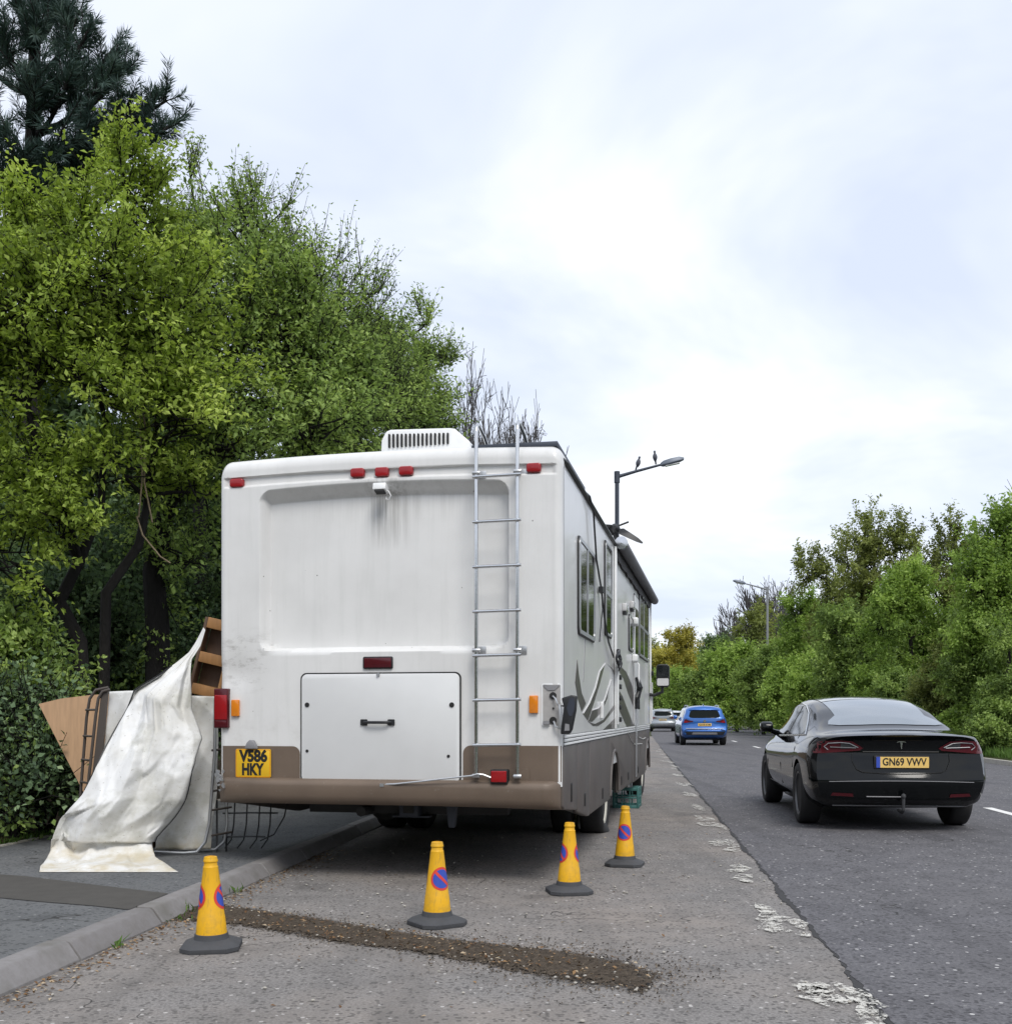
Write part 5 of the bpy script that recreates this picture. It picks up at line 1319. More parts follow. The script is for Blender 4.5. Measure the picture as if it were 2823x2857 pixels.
tbm = MB(); tbm.tube([(.0,.16,.22),(.0,.02,.21),(.0,-.03,.24),(.0,-.035,.36)], .018, 8); tbm.lathe([(.004,-.03),(.02,-.02),(.027,0),(.02,.02),(.004,.03)], 12, Matrix.Translation((0,-.035,.375)))
tbm.build('tow_bar', M['dark'], sal)
MB().span((-.72,1.45,.16),(.72,3.35,.24)).build('underbody', M['black'], sal)
MB().tube([(-.8,OV,.33),(.8,OV,.33)], .05, 8).build('axle', M['black'], sal)

# crossover cars ------------------------------------------------------
def crossover(name, label, cat, loc, rot, paint, plate, W_=1.0, detail=True, glass=None, low=M['black'], H_=1.0, plate_text=None):
    t = thing(name, label, cat, loc, rot)
    w, h = W_, H_
    def s(*P): return [(x*w, z*h) for x, z in P]
    ST = [(0.0,s((.70,.42),(.78,.46),(.83,.62),(.83,.86),(.80,1.0),(.70,1.10),(.50,1.16),(0,1.18))),
          (.10,s((.72,.34),(.84,.42),(.89,.62),(.885,.88),(.84,1.02),(.74,1.22),(.60,1.40),(0,1.47))),
          (.35,s((.74,.28),(.875,.38),(.905,.62),(.90,.88),(.86,1.03),(.75,1.28),(.62,1.48),(0,1.56))),
          (.9,s((.74,.24),(.885,.36),(.91,.62),(.905,.88),(.865,1.02),(.755,1.31),(.63,1.52),(0,1.59))),
          (2.2,s((.74,.22),(.885,.36),(.91,.62),(.905,.88),(.865,1.0),(.755,1.30),(.63,1.53),(0,1.60))),
          (2.8,s((.74,.22),(.885,.36),(.91,.62),(.905,.88),(.86,.99),(.76,1.2),(.64,1.4),(0,1.48))),
          (3.3,s((.74,.22),(.88,.36),(.91,.62),(.90,.86),(.85,.96),(.77,1.05),(.62,1.09),(0,1.12))),
          (4.0,s((.72,.24),(.85,.36),(.88,.6),(.86,.80),(.80,.90),(.68,.95),(.45,.98),(0,1.0))),
          (4.38,s((.6,.3),(.66,.38),(.7,.52),(.68,.66),(.62,.72),(.5,.75),(.3,.76),(0,.77)))]
    def rf(x, z): return .10*(abs(x)/.88)**2.6+float(np.interp(z/h, [.3,.42,.58,.66,.82,.95,1.08,1.2,1.5], [.07,.0,-.04,.0,.05,.045,.06,.13,.30]))
    me, bvh = car_body(ST, rf, lambda x, z: .2*(abs(x)/.8)**2.4, ny=40, sub=4, arches=((.86,.345),(3.52,.345)), arch_r=.385, half=.91*w)
    link('body', me, paint, t, 35)
    g_ = glass or M['car_glass']
    P = lambda *p: [(x*w, z*h) for x, z in p]
    carpatch(bvh, 'rear', P((-.56,1.10),(-.4,1.085),(.4,1.085),(.56,1.10),(.61,1.16),(.545,1.36),(.4,1.40),(-.4,1.40),(-.545,1.36),(-.61,1.16)), 'rear_window', g_, t, 1, .002, .08)
    carpatch(bvh, 'rear', P((-.60,1.41),(.60,1.41),(.57,1.455),(-.57,1.455)), 'roof_spoiler', paint, t, 1, .02, .08, .02)
    carpatch(bvh, 'rear', P((-.80,.42),(.80,.42),(.80,.60),(.62,.655),(-.62,.655),(-.80,.60)), 'lower_bumper', low, t, 1, .003, .08)
    carpatch(bvh, 'rear', P((-.5,.44),(.5,.44),(.46,.52),(-.46,.52)), 'skid_plate', M['grey'], t, 1, .008, .1)
    for s_ in (1, -1):
        q = P((.44,.93),(.86,.88),(.86,1.03),(.80,1.075),(.62,1.0),(.46,.975)); q = q if s_ > 0 else mirx(q)
        tl_ = carpatch(bvh, 'rear', q, 'tail_lamp', M['red_dark'], t, 1, .004, .06)
        q = P((.62,.915),(.80,.90),(.80,.955),(.70,.965)); q = q if s_ > 0 else mirx(q)
        carpatch(bvh, 'rear', q, 'lens', M['red'], tl_, 1, .008, .06)
        carpatch(bvh, 'side', [(.35,1.09*h),(.62,1.08*h),(2.0,1.05*h),(3.0,1.03*h),(2.6,1.28*h),(2.2,1.40*h),(1.2,1.42*h),(.7,1.36*h)], 'side_window', g_, t, s_, .002, .1)
        MB().prism([(2.85,1.03*h),(2.7,1.05*h),(2.7,1.17*h),(2.8,1.20*h),(2.92,1.15*h)], 'x', s_*.88*w, s_*1.04*w).build('wing_mirror', paint if detail else M['black'], t, bevel=.03)
        MB().tube([(s_*.60*w,.6,1.50*h),(s_*.61*w,.75,1.585*h),(s_*.62*w,2.0,1.60*h),(s_*.62*w,2.3,1.55*h)], .018, 6).build('roof_rail', M['alu'], t)
        for y in (.86, 3.52): wheel('wheel', t, s_*.795*w, y, .345, .22, .23, s_, M['rim'], 0, 5 if detail else 0)
    if detail:
        gg = caster(bvh, 'rear')
        carpatch(bvh, 'rear', P((-.36,.715),(.36,.715),(.44,.735),(.36,.90),(-.36,.90),(-.44,.735)), 'plate_recess', paint, t, 1, .002, .08)
        MB().tube([gg(x*w, .672*h)[0]-Vector((0,.004,0)) for x in np.linspace(-.74, .74, 9)], .012, 5).build('bumper_crease', M['car_pale'], t)
    y0 = min(caster(bvh, 'rear')(x, z)[0].y for x in (-.2, 0, .2) for z in (.74*h, .86*h))
    pl_ = MB().prism(rrect(-.26, .765*h, .26, .765*h+.112, .008), 'y', y0+.05, y0-.008).build('number_plate', plate, t, bevel=.002)
    if plate_text: text_mesh('plate_lettering', plate_text, .1, M['plate_black'], pl_, .44, (0, y0-.009, .765*h+.056), (PI/2, 0, 0), .0006, .002)
    else: MB().prism(rrect(-.20, .765*h+.03, .20, .765*h+.085, .004), 'y', y0-.008, y0-.009).build('plate_characters', M['grey'], pl_)
    if detail:
        b_ = MB(); b_.lathe([(.035,-.012),(.05,-.012),(.05,.012),(.035,.012)], 20, Matrix.Translation((0, y0-.006, .965*h)) @ Matrix.Rotation(PI/2, 4, 'X')); b_.prism([(-.055,.957*h),(.055,.957*h),(.055,.973*h),(-.055,.973*h)], 'y', y0+.02, y0-.02)
        b_.build('emblem', M['chrome'], t)
        MB().prism([(-.02,1.585*h),(.02,1.585*h),(0,1.65*h)], 'y', .62, .74).build('roof_aerial', paint, t)
    MB().span((-.7,.7,.2),(.7,3.7,.34)).build('underbody', M['black'], t)
    MB().tube([(-.78*w,.86,.345),(.78*w,.86,.345)], .05, 8).build('axle', M['black'], t)
    return t
b_y = 42.6
crossover('crossover_car', 'bright blue crossover car with roof rails on the road ahead of the black saloon', 'car', (7.72, 41.8, .005), -math.radians(5.0), M['car_blue'], M['yellow_pale'], .985, True, None, M['black'], .985, 'GU18 KVM')
crossover('crossover_car', 'pale silver crossover car just past the motorhome front, beyond the blue car', 'car', (11.15, 76.5, .005), -math.radians(7), M['car_silver'], M['yellow_pale'], 1.0, False, None, M['car_silver'], 1.03)
crossover('hatchback_car', 'white car farthest down the road, half hidden behind the silver crossover', 'car', (15.05, 96.0, .005), -math.radians(7), M['car_pale'], M['yellow_pale'], .98, False, None, M['car_pale'], 1.0)
# ------------------------------------------------------------------ vegetation
def unit(a): return a/np.maximum(np.linalg.norm(a, axis=1, keepdims=True), 1e-9)
def leaf_quads(P, A, N, Ln, Wd, fold=.12):
    sd = unit(np.cross(N, A)); Ln = Ln[:, None]; Wd = Wd[:, None]
    m = P + A*Ln*.45 - N*Ln*fold*0
    tip = P + A*Ln - N*Ln*fold
    V = np.stack([P, m+sd*Wd/2+N*Ln*fold*.6, tip, m-sd*Wd/2+N*Ln*fold*.6], 1).reshape(-1, 3)
    F = np.arange(len(P)*4).reshape(-1, 4)
    return V, F
def sticks(A, B, r0, r1, n=3):
    d = unit(B-A); ref = np.where(np.abs(d[:, 2:3]) < .9, np.array([[0,0,1.]]), np.array([[1.,0,0]]))
    a = unit(np.cross(d, ref)); b = np.cross(d, a); vs = []
    for P, r in ((A, r0), (B, r1)):
        for k in range(n):
            t = 2*PI*k/n; vs.append(P + (a*math.cos(t)+b*math.sin(t))*np.asarray(r).reshape(-1, 1))
    V = np.stack(vs, 1).reshape(-1, 3); m = len(A); base = np.arange(m)[:, None]*2*n
    F = np.concatenate([base + np.array([[k, (k+1) % n, n+(k+1) % n, n+k]]) for k in range(n)])
    return V, F
class Wave:
    """cheap smooth noise for gaps and tint patches"""
    def __init__(s, rng, f): s.k = rng.normal(size=(7, 3))*f; s.p = rng.uniform(0, 6.28, 7)
    def __call__(s, P): return np.sin(P @ s.k.T + s.p).mean(1)

def grow(rng, lobes, n_twigs, tl, per, lL, lW, up=.35, shell=.5, gap=0, flat=.0, gf=1.3, spread=.75, reach=1.18, tpb=13):
    """lobes: (x,y,z, rx,ry,rz). boughs run out of each lobe's heart, twigs sit along them, leaves along the twigs"""
    lob = np.array(lobes, float); wgt = lob[:, 3]*lob[:, 4]+lob[:, 4]*lob[:, 5]+lob[:, 3]*lob[:, 5]; wgt /= wgt.sum()
    nb = max(6, n_twigs//tpb); i = rng.choice(len(lob), nb, p=wgt); u = unit(rng.normal(size=(nb, 3))+np.array([[0,0,up*.5]]))
    S0 = lob[i, :3]+unit(rng.normal(size=(nb, 3)))*lob[i, 3:]*.25
    E0 = lob[i, :3]+u*lob[i, 3:]*(.62+(reach-.62)*rng.random(nb)**1.4)[:, None]; E0[:, 2] += up*.25*np.linalg.norm(E0-S0, axis=1)*rng.random(nb)
    M0 = (S0+E0)/2+rng.normal(size=(nb, 3))*.10*np.linalg.norm(E0-S0, axis=1, keepdims=True)+np.array([[0,0,-.04]])
    bi = np.repeat(np.arange(nb), tpb); m = len(bi); t = (.30+.72*rng.random(m)**.8)[:, None]
    O = (1-t)**2*S0[bi]+2*t*(1-t)*M0[bi]+t*t*E0[bi]; bd = unit(E0-M0)[bi]
    d = unit(bd*.75+unit(rng.normal(size=(m, 3)))*spread+np.array([[0,0,up]])); d[:, 2] *= (1-flat); d = unit(d)
    ln = tl*rng.uniform(.45, 1.3, m); E = O+d*ln[:, None]
    t = np.tile(np.linspace(.12, 1.0, per), m); ti = np.repeat(np.arange(m), per); n = len(ti)
    t = np.clip(t+rng.normal(size=n)*.06, 0, 1.03)
    P = O[ti]+(E-O)[ti]*t[:, None]+rng.normal(size=(n, 3))*tl*.045
    side = unit(np.cross(d[ti], rng.normal(size=(n, 3))))
    A = unit(d[ti]*.55+side*.85+np.array([[0,0,-.10]])+rng.normal(size=(n,3))*.15)
    N = unit(np.array([[0,0,1.]])*.75+rng.normal(size=(n, 3))*.55); N = unit(N-A*(N*A).sum(1, keepdims=True))
    s = rng.uniform(.6, 1.25, n); tw = Wave(rng, .9)
    tint = np.clip(.46+.28*tw(P)+.17*rng.normal(size=nb)[bi][ti]+.10*rng.normal(size=m)[ti]+.13*rng.normal(size=n), 0, 1)
    return O, E, P, A, N, lL*s, lW*s, tint, (S0, M0, E0)

def tubes_np(polys):
    mb = MB()
    for pts, r in polys: mb.tube(pts, r, 7)
    return mb
def bez(a, b, rng, sag=.12, n=6):
    a, b = np.array(a, float), np.array(b, float); L_ = np.linalg.norm(b-a)
    m = (a+b)/2+rng.normal(size=3)*L_*sag+np.array([0,0,L_*.08]); t = np.linspace(0, 1, n)[:, None]
    return (1-t)**2*a+2*t*(1-t)*m+t*t*b

def tree(name, label, cat, base, lobes, leaf, seed, n_twigs=2500, tl=.45, per=9, lL=.07, lW=.035, stems=None, bark='bark', limb_r=.035, twig_geo=True, sub=16, group=None, parts=('trunk','crown'), rel=True, **kw):
    """lobes are relative to base when rel"""
    rng = np.random.default_rng(seed); t = thing(name, label, cat, base, 0, group)
    O, E, P, A, N, Ls, Ws, tint, (S0, M0, E0) = grow(rng, lobes, n_twigs, tl, per, lL, lW, **kw)
    V, F = leaf_quads(P, A, N, Ls, Ws)
    np_mesh(parts[1], V, F, M[leaf], t, np.repeat(tint, 4))
    polys = []
    if stems is None:
        top = max(l[2] for l in lobes); stems = [([(0,0,-.15),(.05,.03,top*.35),(-.04,.02,top*.7),(.02,0,top*.95)], [.13,.10,.07,.03])]
    pts_all = []
    for pts, r in stems:
        polys.append((pts, r)); pts_all += [Vector(p) for p in pts[1:]]
    for l in lobes:
        c = Vector(l[:3]); src = min(pts_all, key=lambda p: (p-c).length+max(0, p.z-c.z)*2)
        if (src-c).length > .1:
            q = bez(src, c, rng); polys.append(([tuple(k) for k in q], list(np.linspace(limb_r, limb_r*.45, len(q)))))
    mb = tubes_np(polys)
    q1 = (S0+2*M0+E0)/4; r_ = limb_r
    segs = [(S0, q1, np.full(len(S0), r_*.36), np.full(len(S0), r_*.24)), (q1, E0, np.full(len(S0), r_*.24), np.full(len(S0), r_*.09))]
    if twig_geo: segs.append((O, E, np.full(len(O), tl*.011), np.full(len(O), tl*.005)))
    VV = [np.array(mb.v, float).reshape(-1, 3)]; FF = []
    fl4 = [f for f in mb.f if len(f) == 4]; off = len(mb.v)
    FF.append(np.array(fl4, int).reshape(-1, 4))
    for a_, b_, r0, r1 in segs:
        v, f = sticks(a_, b_, np.broadcast_to(r0, len(a_)), np.broadcast_to(r1, len(a_)))
        VV.append(v); FF.append(f+off); off += len(v)
    np_mesh(parts[0], np.concatenate(VV), np.concatenate(FF), M[bark], t, smooth=True)
    return t

def X_at(px, y): return (px-954.5)/2030*y
def Z_at(py, y): return EYE+(1350-py)*y/2030

# left side: the near lime-green tree with its bent stems
bx, by = X_at(180, 10.9), 10.9
b0 = (bx, by, bank_z(path_x(by)-bx))
def rl(px, py, y, b=b0): return (X_at(px, y)-b[0], y-b[1], Z_at(py, y)-b[2])
tree('tree', 'lime green young tree with bent dark stems above the plywood sheet', 'tree', b0,
     [rl(60,620,10.6)+(1.15,1.1,.95), rl(-90,700,10.4)+(1.2,1.1,1.1), rl(200,560,10.9)+(.95,1.0,.75), rl(300,640,11.2)+(.95,1.0,.75), rl(180,730,10.7)+(1.05,.8,.5), rl(250,400,11.6)+(.5,.7,.75), rl(120,460,11.2)+(.9,1.0,.5), rl(330,810,10.9)+(.6,.7,.45), rl(20,480,11.0)+(.8,.9,.5), rl(230,330,11.8)+(.28,.4,.45), rl(60,900,10.6)+(.8,.7,.45), rl(130,1000,10.5)+(.5,.5,.35), rl(20,1060,10.3)+(.6,.6,.4), rl(360,930,11.2)+(.45,.5,.35), rl(230,890,10.8)+(.6,.6,.3)],
     'leaf_lime', 11, 5900, .34, 10, .072, .036, stems=[([(0,0,-.3),rl(150,1210,10.9),rl(112,1135,10.9),rl(150,1060,10.9),rl(190,960,11.0),rl(200,800,11.0)], [.085,.078,.068,.055,.042,.025]), ([(.06,0,-.3),rl(200,1120,11.1),rl(262,1030,11.2),rl(280,940,11.2),rl(300,760,11.2)], [.06,.055,.048,.04,.025]), ([rl(150,1060,10.9),rl(90,930,10.8),rl(50,760,10.6)], [.055,.045,.03])],
     limb_r=.03, up=.5, reach=1.3)
# the mid green tree behind it with a thick trunk
bx, by = X_at(300, 12.4), 12.4
b1 = (bx, by, bank_z(path_x(by)-bx))
tree('tree', 'broad mid green tree with a thick dark trunk standing behind the tarpaulin', 'tree', b1,
     [rl(420,640,12.8,b1)+(1.15,1.2,1.1), rl(550,640,13.2,b1)+(.95,1.1,1.0), rl(470,510,13.4,b1)+(.75,1.0,.75), rl(625,710,13.6,b1)+(.85,1.1,.75), rl(360,800,12.4,b1)+(.85,.9,.65), rl(520,790,12.6,b1)+(1.0,.9,.5), rl(380,930,12.2,b1)+(.6,.7,.5), rl(330,490,13.0,b1)+(.55,.8,.55), rl(680,790,13.3,b1)+(.7,.8,.45), rl(590,820,12.0,b1)+(.7,.6,.28), rl(420,850,11.6,b1)+(.55,.6,.3), rl(300,1130,12.4,b1)+(.22,.22,.75), rl(300,1010,12.3,b1)+(.28,.25,.5), rl(345,1060,12.0,b1)+(.4,.4,.35)],
     'leaf_green', 12, 5000, .38, 9, .070, .036, stems=[([(0,0,-.4),rl(298,1180,12.4,b1),rl(290,1080,12.4,b1),rl(318,950,12.4,b1),rl(380,800,12.6,b1),rl(450,640,12.9,b1)], [.16,.14,.125,.10,.07,.035]), ([rl(318,950,12.4,b1),rl(440,770,12.6,b1),rl(560,752,12.8,b1),rl(640,800,13.0,b1)], [.09,.08,.065,.04])],
     limb_r=.04, up=.45, reach=1.3)
# thin-leaved tall sprays above
bx, by = X_at(470, 15.5), 15.5
b2 = (path_x(by)-1.0, by, bank_z(1.0))
tree('tree', 'tall sparse tree whose thin leafy sprays stand against the sky behind the broad green tree', 'tree', b2,
     [rl(400,480,15.5,b2)+(.7,.9,.85), rl(490,470,15.7,b2)+(.65,.9,.7), rl(590,580,16.2,b2)+(.8,.9,.8), rl(665,630,16.5,b2)+(.6,.8,.5), rl(540,530,16.0,b2)+(.45,.7,.5), rl(475,395,15.8,b2)+(.22,.4,.38), rl(705,555,16.5,b2)+(.28,.3,.2), rl(362,350,15.5,b2)+(.10,.2,.30), rl(560,680,15.5,b2)+(1.2,1,1.0), rl(720,740,16.8,b2)+(.7,.9,.8)],
     'leaf_green', 13, 2300, .50, 8, .062, .026, limb_r=.03, up=.8, reach=1.4, tpb=10)
# further trees along the path
bx, by = 0, 21.0
b3 = (path_x(by)-1.2, by, bank_z(1.2))
tree('tree', 'rounded green tree farther along the path, above the roof air conditioner', 'tree', b3,
     [rl(680,770,20,b3)+(1.2,1.3,.95), rl(730,720,21,b3)+(.9,1.2,.95), rl(650,830,19.5,b3)+(1.2,1.1,.8), rl(760,800,21,b3)+(.7,1.1,.6), rl(690,690,21.5,b3)+(.6,1.0,.6), rl(745,655,22,b3)+(.35,.5,.4), rl(610,900,19,b3)+(1.2,1.1,1.2)],
     'leaf_green', 14, 2900, .52, 9, .10, .045, up=.55, reach=1.3, limb_r=.045)
bx, by = 0, 28.0
b4 = (path_x(by)-1.0, by, bank_z(1.0))
tree('tree', 'feathery darker green tree at the downhill end of the left treeline beside bare branches', 'tree', b4,
     [rl(790,770,27,b4)+(.8,1.2,1.0), rl(800,700,28,b4)+(.55,.9,.7), rl(785,820,27,b4)+(.9,1.2,.7), rl(805,610,28,b4)+(.3,.5,.5), rl(840,680,28,b4)+(.3,.5,.4)],
     'leaf_green', 15, 1500, .6, 8, .11, .045, reach=1.3, up=.6, gap=-.15, limb_r=.045)

# bare trees
def bare_tree(name, label, base, height, spread, seed, mat, levels=5, n0=7, group=None, buds=None, upb=.10, halfw=0):
    rng = np.random.default_rng(seed); t = thing(name, label, 'tree', base, 0, group); A, B, R0, R1 = [], [], [], []
    tips = []
    def rec(p, d, L_, r, lv):
        k = 3; q = p.copy()
        for i in range(k):
            d2 = d+rng.normal(size=3)*.11+np.array([0,0,upb]); d2 /= np.linalg.norm(d2); e = q+d2*L_/k
            A.append(q.copy()); B.append(e.copy()); R0.append(r*(1-.45*i/k)); R1.append(r*(1-.45*(i+1)/k)); q = e; d = d2
            if lv > 0 and i > 0 or lv == levels and i == 2:
                for _ in range(2 if lv < levels else n0):
                    s = unit(np.cross(d, rng.normal(size=3))[None])[0]; nd = d*.75+s*spread*rng.uniform(.35, .95); nd /= np.linalg.norm(nd)
                    if lv > 0: rec(q.copy(), nd, L_*rng.uniform(.52, .8), r*.52, lv-1)
        tips.append(q.copy())
    rec(np.zeros(3), np.array([0,0,1.]), height*.38, height*.014, levels)
    A, B = np.array(A), np.array(B)
    if halfw:       # stand it upright over its foot and keep the crown to its real width
        zt_ = B[:, 2].max(); top_ = B[B[:, 2] > zt_*.5]; c_ = top_[:, :2].mean(0)/top_[:, 2].mean(); wq = np.quantile(np.abs(top_[:, 0]-c_[0]*top_[:, 2]), .97)
        for Q in (A, B): Q[:, :2] -= c_*Q[:, 2:3]; Q[:, :2] *= halfw/wq*zt_/height
    sc = height/max(B[:, 2].max(), .1)
    V, F = sticks(A*sc, B*sc, np.maximum(np.array(R0)*sc, base[1]*.00028), np.maximum(np.array(R1)*sc, base[1]*.00022))
    np_mesh('trunk', V, F, M[mat], t, smooth=True)
    if buds:
        T = np.array(tips)*sc; T = T[T[:, 2] > height*.4]; n = len(T)*3; P = np.repeat(T, 3, 0)+rng.normal(size=(n, 3))*buds[1]
        Aa = unit(rng.normal(size=(n, 3))); N = unit(rng.normal(size=(n, 3))); N = unit(N-Aa*(N*Aa).sum(1, keepdims=True))
        v, f = leaf_quads(P, Aa, N, np.full(n, buds[1]*1.6), np.full(n, buds[1])); np_mesh('crown', v, f, M[buds[0]], t, np.repeat(np.clip(rng.normal(.4, .2, n), 0, 1), 4))
    return t
bare_tree('bare_tree', 'leafless grey tree behind the motorhome ladder, just left of the roof edge', (X_at(950, 38), 38, .3), Z_at(686, 38)-.3, .95, 3, 'bark_grey', 5, 11, halfw=1.9, upb=.03)
bare_tree('bare_tree', 'leafless grey tree between the green treeline and the bare tree behind the ladder', (X_at(880, 34), 34, .3), Z_at(660, 34)-.3, .9, 7, 'bark_grey', 5, 9, halfw=1.1, upb=.03)

# pine on the far left
by = 17.0; bp_ = (X_at(60, by), by, bank_z(3.2)+.2)
rng = np.random.default_rng(21)
pt = thing('pine_tree', 'tall dark pine rising above the lime green tree at the upper left', 'tree', bp_)
tips = []
def pl(px, py, y): return np.array(rl(px, py, y, bp_))
trunk_top = pl(70, -180, by)
polys = [([(0,0,-.4), tuple(pl(55,700,by)), tuple(pl(62,300,by)), tuple(trunk_top)], [.22,.18,.13,.04])]
heads = [(60,160,16.0,1.1),(70,40,16.2,1.1),(0,330,16.2,1.1),(-60,60,16.6,1.2),(120,240,16.1,.9),(100,-40,16.8,1.1),(160,310,16.6,.9),(315,190,16.6,.9),(300,260,16.8,.8),(325,235,16.5,.7),(235,135,16.7,1),(245,200,16.5,.9),(215,90,16.8,.9),(205,150,16.4,1),(150,20,16.8,1),(130,-40,17,1),(165,60,16.5,.9),(270,240,16.9,.9),(190,230,16.4,1.1),(130,150,16.2,1.1),(40,280,16.0,1.1),(10,90,16.2,1.1),(-40,200,16.2,1.2),(90,330,16.3,1.0),(30,400,16.6,1.0),(130,390,17,.9),(20,-30,16.8,1.1),(200,290,17,.8),(235,270,16.9,.7),(290,215,16.8,.7)]
PT, DT = [], []
for px, py, y, sc in heads:
    e = pl(px, py, y); s0 = np.array([0,0,0.])*1; frac = np.clip((py+330)/760, .05, .95)
    st = trunk_top*(1-frac)+pl(55,520,by)*frac
    q = bez(st, e, rng, .05, 7); q[:, 2] -= .25*np.sin(np.linspace(0, PI, 7)); polys.append(([tuple(k) for k in q], list(np.linspace(.05, .018, 7))))
    dirn = unit((q[-1]-q[-3])[None])[0]*.6+np.array([0,0,.65])
    for k in range(int(24*sc)):
        f = rng.uniform(.45, 1.0); i = min(int(f*6), 5); p = q[i]+(q[i+1]-q[i])*(f*6-i)
        d = unit((dirn+rng.normal(size=3)*.55)[None])[0]; L_ = rng.uniform(.25, .6)*sc
        PT.append(p); DT.append(d*L_)
PT, DT = np.array(PT), np.array(DT)
v0 = tubes_np(polys); v1, f1 = sticks(PT, PT+DT, np.full(len(PT), .012), np.full(len(PT), .007))
np_mesh('trunk', np.concatenate([np.array(v0.v), v1]), np.concatenate([np.array([f for f in v0.f if len(f) == 4]), f1+len(v0.v)]), M['bark'], pt, smooth=True)
per = 70; ti = np.repeat(np.arange(len(PT)), per); n = len(ti); t_ = rng.uniform(.15, 1.05, n); P = PT[ti]+DT[ti]*t_[:, None]
d = unit(DT)[ti]; side = unit(np.cross(d, rng.normal(size=(n, 3)))); A = unit(d*.75+side*.75); N = unit(np.cross(A, rng.normal(size=(n, 3))))
v, f = leaf_quads(P, A, N, rng.uniform(.13, .21, n), np.full(n, .0125), .02)
np_mesh('crown', v, f, M['needle'], pt, np.repeat(np.clip(.45+.2*rng.normal(size=len(PT))[ti]+.12*rng.normal(size=n), 0, 1), 4))

# shrubs and brambles under the trees on the bank
def shrub(label, px, py, y, w, h, leaf, seed, n=900, lL=.075, lW=.042, name='shrub', tl=.3, per=8, gap=-.35, deep=.8, group='shrubs on the left bank', **kw):
    x = X_at(px, y); d = path_x(y)-x; zb = bank_z(min(max(d, .1), 7)) if d > 0 else .1
    rng = random.Random(seed); lobes = []
    for k in range(5): lobes.append((rng.uniform(-.5, .5)*w, rng.uniform(-.4, .4)*deep, h*rng.uniform(.35, .72), w*rng.uniform(.38, .6), deep*.6, h*rng.uniform(.30, .42)))
    return tree(name, label, 'shrub', (x, y, zb), lobes, leaf, seed, n, tl, per, lL, lW, stems=[([(rng.uniform(-.1,.1),0,-.1),(rng.uniform(-.3,.3)*w,0,h*.4),(rng.uniform(-.4,.4)*w,0,h*.75)], [.03,.02,.01]) for _ in range(4)], limb_r=.015, gap=gap, parts=('stems','foliage'), group=group, **kw)
shrub('bramble thicket at the left picture edge in front of the plywood sheet', 20, 1420, 9.75, .80, 1.30, 'leaf_ivy', 31, 1300, .062, .042, 'bramble', tl=.5, reach=1.5, up=.5)
shrub('pale leaved bramble sprays poking out in front of the dark thicket at the left edge', 35, 1440, 9.6, .60, 1.15, 'leaf_green', 41, 170, .065, .045, 'bramble', tl=.5, reach=1.6, up=.6)
shrub('bramble hanging dark over the soil edge, just left of the tarpaulin', 95, 1480, 10.05, .50, .80, 'leaf_ivy', 32, 700, .058, .04, 'bramble', tl=.4, reach=1.5)
shrub('leafy bramble with paler leaf tips at the left edge below the lime green tree', -10, 1250, 10.3, 1.0, 1.9, 'leaf_green', 33, 1700, .07, .045, 'bramble')
shrub('mid green ivy mound between the bent stems and the thick trunk', 255, 1220, 13.2, 1.2, 1.5, 'leaf_green', 34, 1900, .065, .045)
shrub('dark ivy mound behind the timber frame and the motorhome corner', 370, 1180, 13.6, 1.1, 2.2, 'leaf_ivy', 35, 1900, .07, .05)
shrub('dark shrub behind the bent stems at the left edge', 60, 1100, 13.0, 1.6, 2.2, 'leaf_ivy', 36, 2200, .075, .05)
shrub('tall dark shrub filling the gap under the lime green crown', 190, 980, 13.8, 1.7, 3.0, 'leaf_ivy', 37, 3000, .08, .05, tl=.4)
shrub('tall deep green shrub filling the gap left of the motorhome roof corner', 380, 960, 14.4, 1.6, 3.2, 'leaf_deep', 38, 3000, .08, .045, tl=.4)
shrub('large dark shrub high on the bank at the upper left edge', -40, 860, 14.5, 2.0, 3.6, 'leaf_deep', 39, 3000, .09, .05, tl=.4)
# a dark back row so that no sky shows low through the trees
for k, (px, y, w, h, lab) in enumerate([(0,19,3.0,6.0,'dark evergreen at the left end of the back row on the bank'),(230,19.5,3.0,6.2,'dark evergreen in the back row behind the lime green tree'),(400,20.5,2.6,5.2,'dark evergreen in the back row behind the broad green tree'),(560,24,2.4,5.2,'dark evergreen in the back row above the motorhome roof'),(690,30,2.2,4.6,'dark evergreen last of the back row, seen above the air conditioner')]):
    x = X_at(px, y); d = path_x(y)-x; zb = bank_z(min(d, 7)) if d > 0 else .2
    tree('evergreen', lab, 'tree', (x, y, zb), [(0,0,h*.45,w,1.3,h*.48),(-w*.6,.3,h*.35,w*.8,1.2,h*.4),(w*.6,-.2,h*.38,w*.8,1.2,h*.42),(0,.5,h*.75,w*.6,1.0,h*.3)], 'leaf_deep', 50+k, 3000, .6, 9, .15, .08, gap=-.6, twig_geo=False, group='dark evergreens behind the left trees', parts=('trunk','crown'))

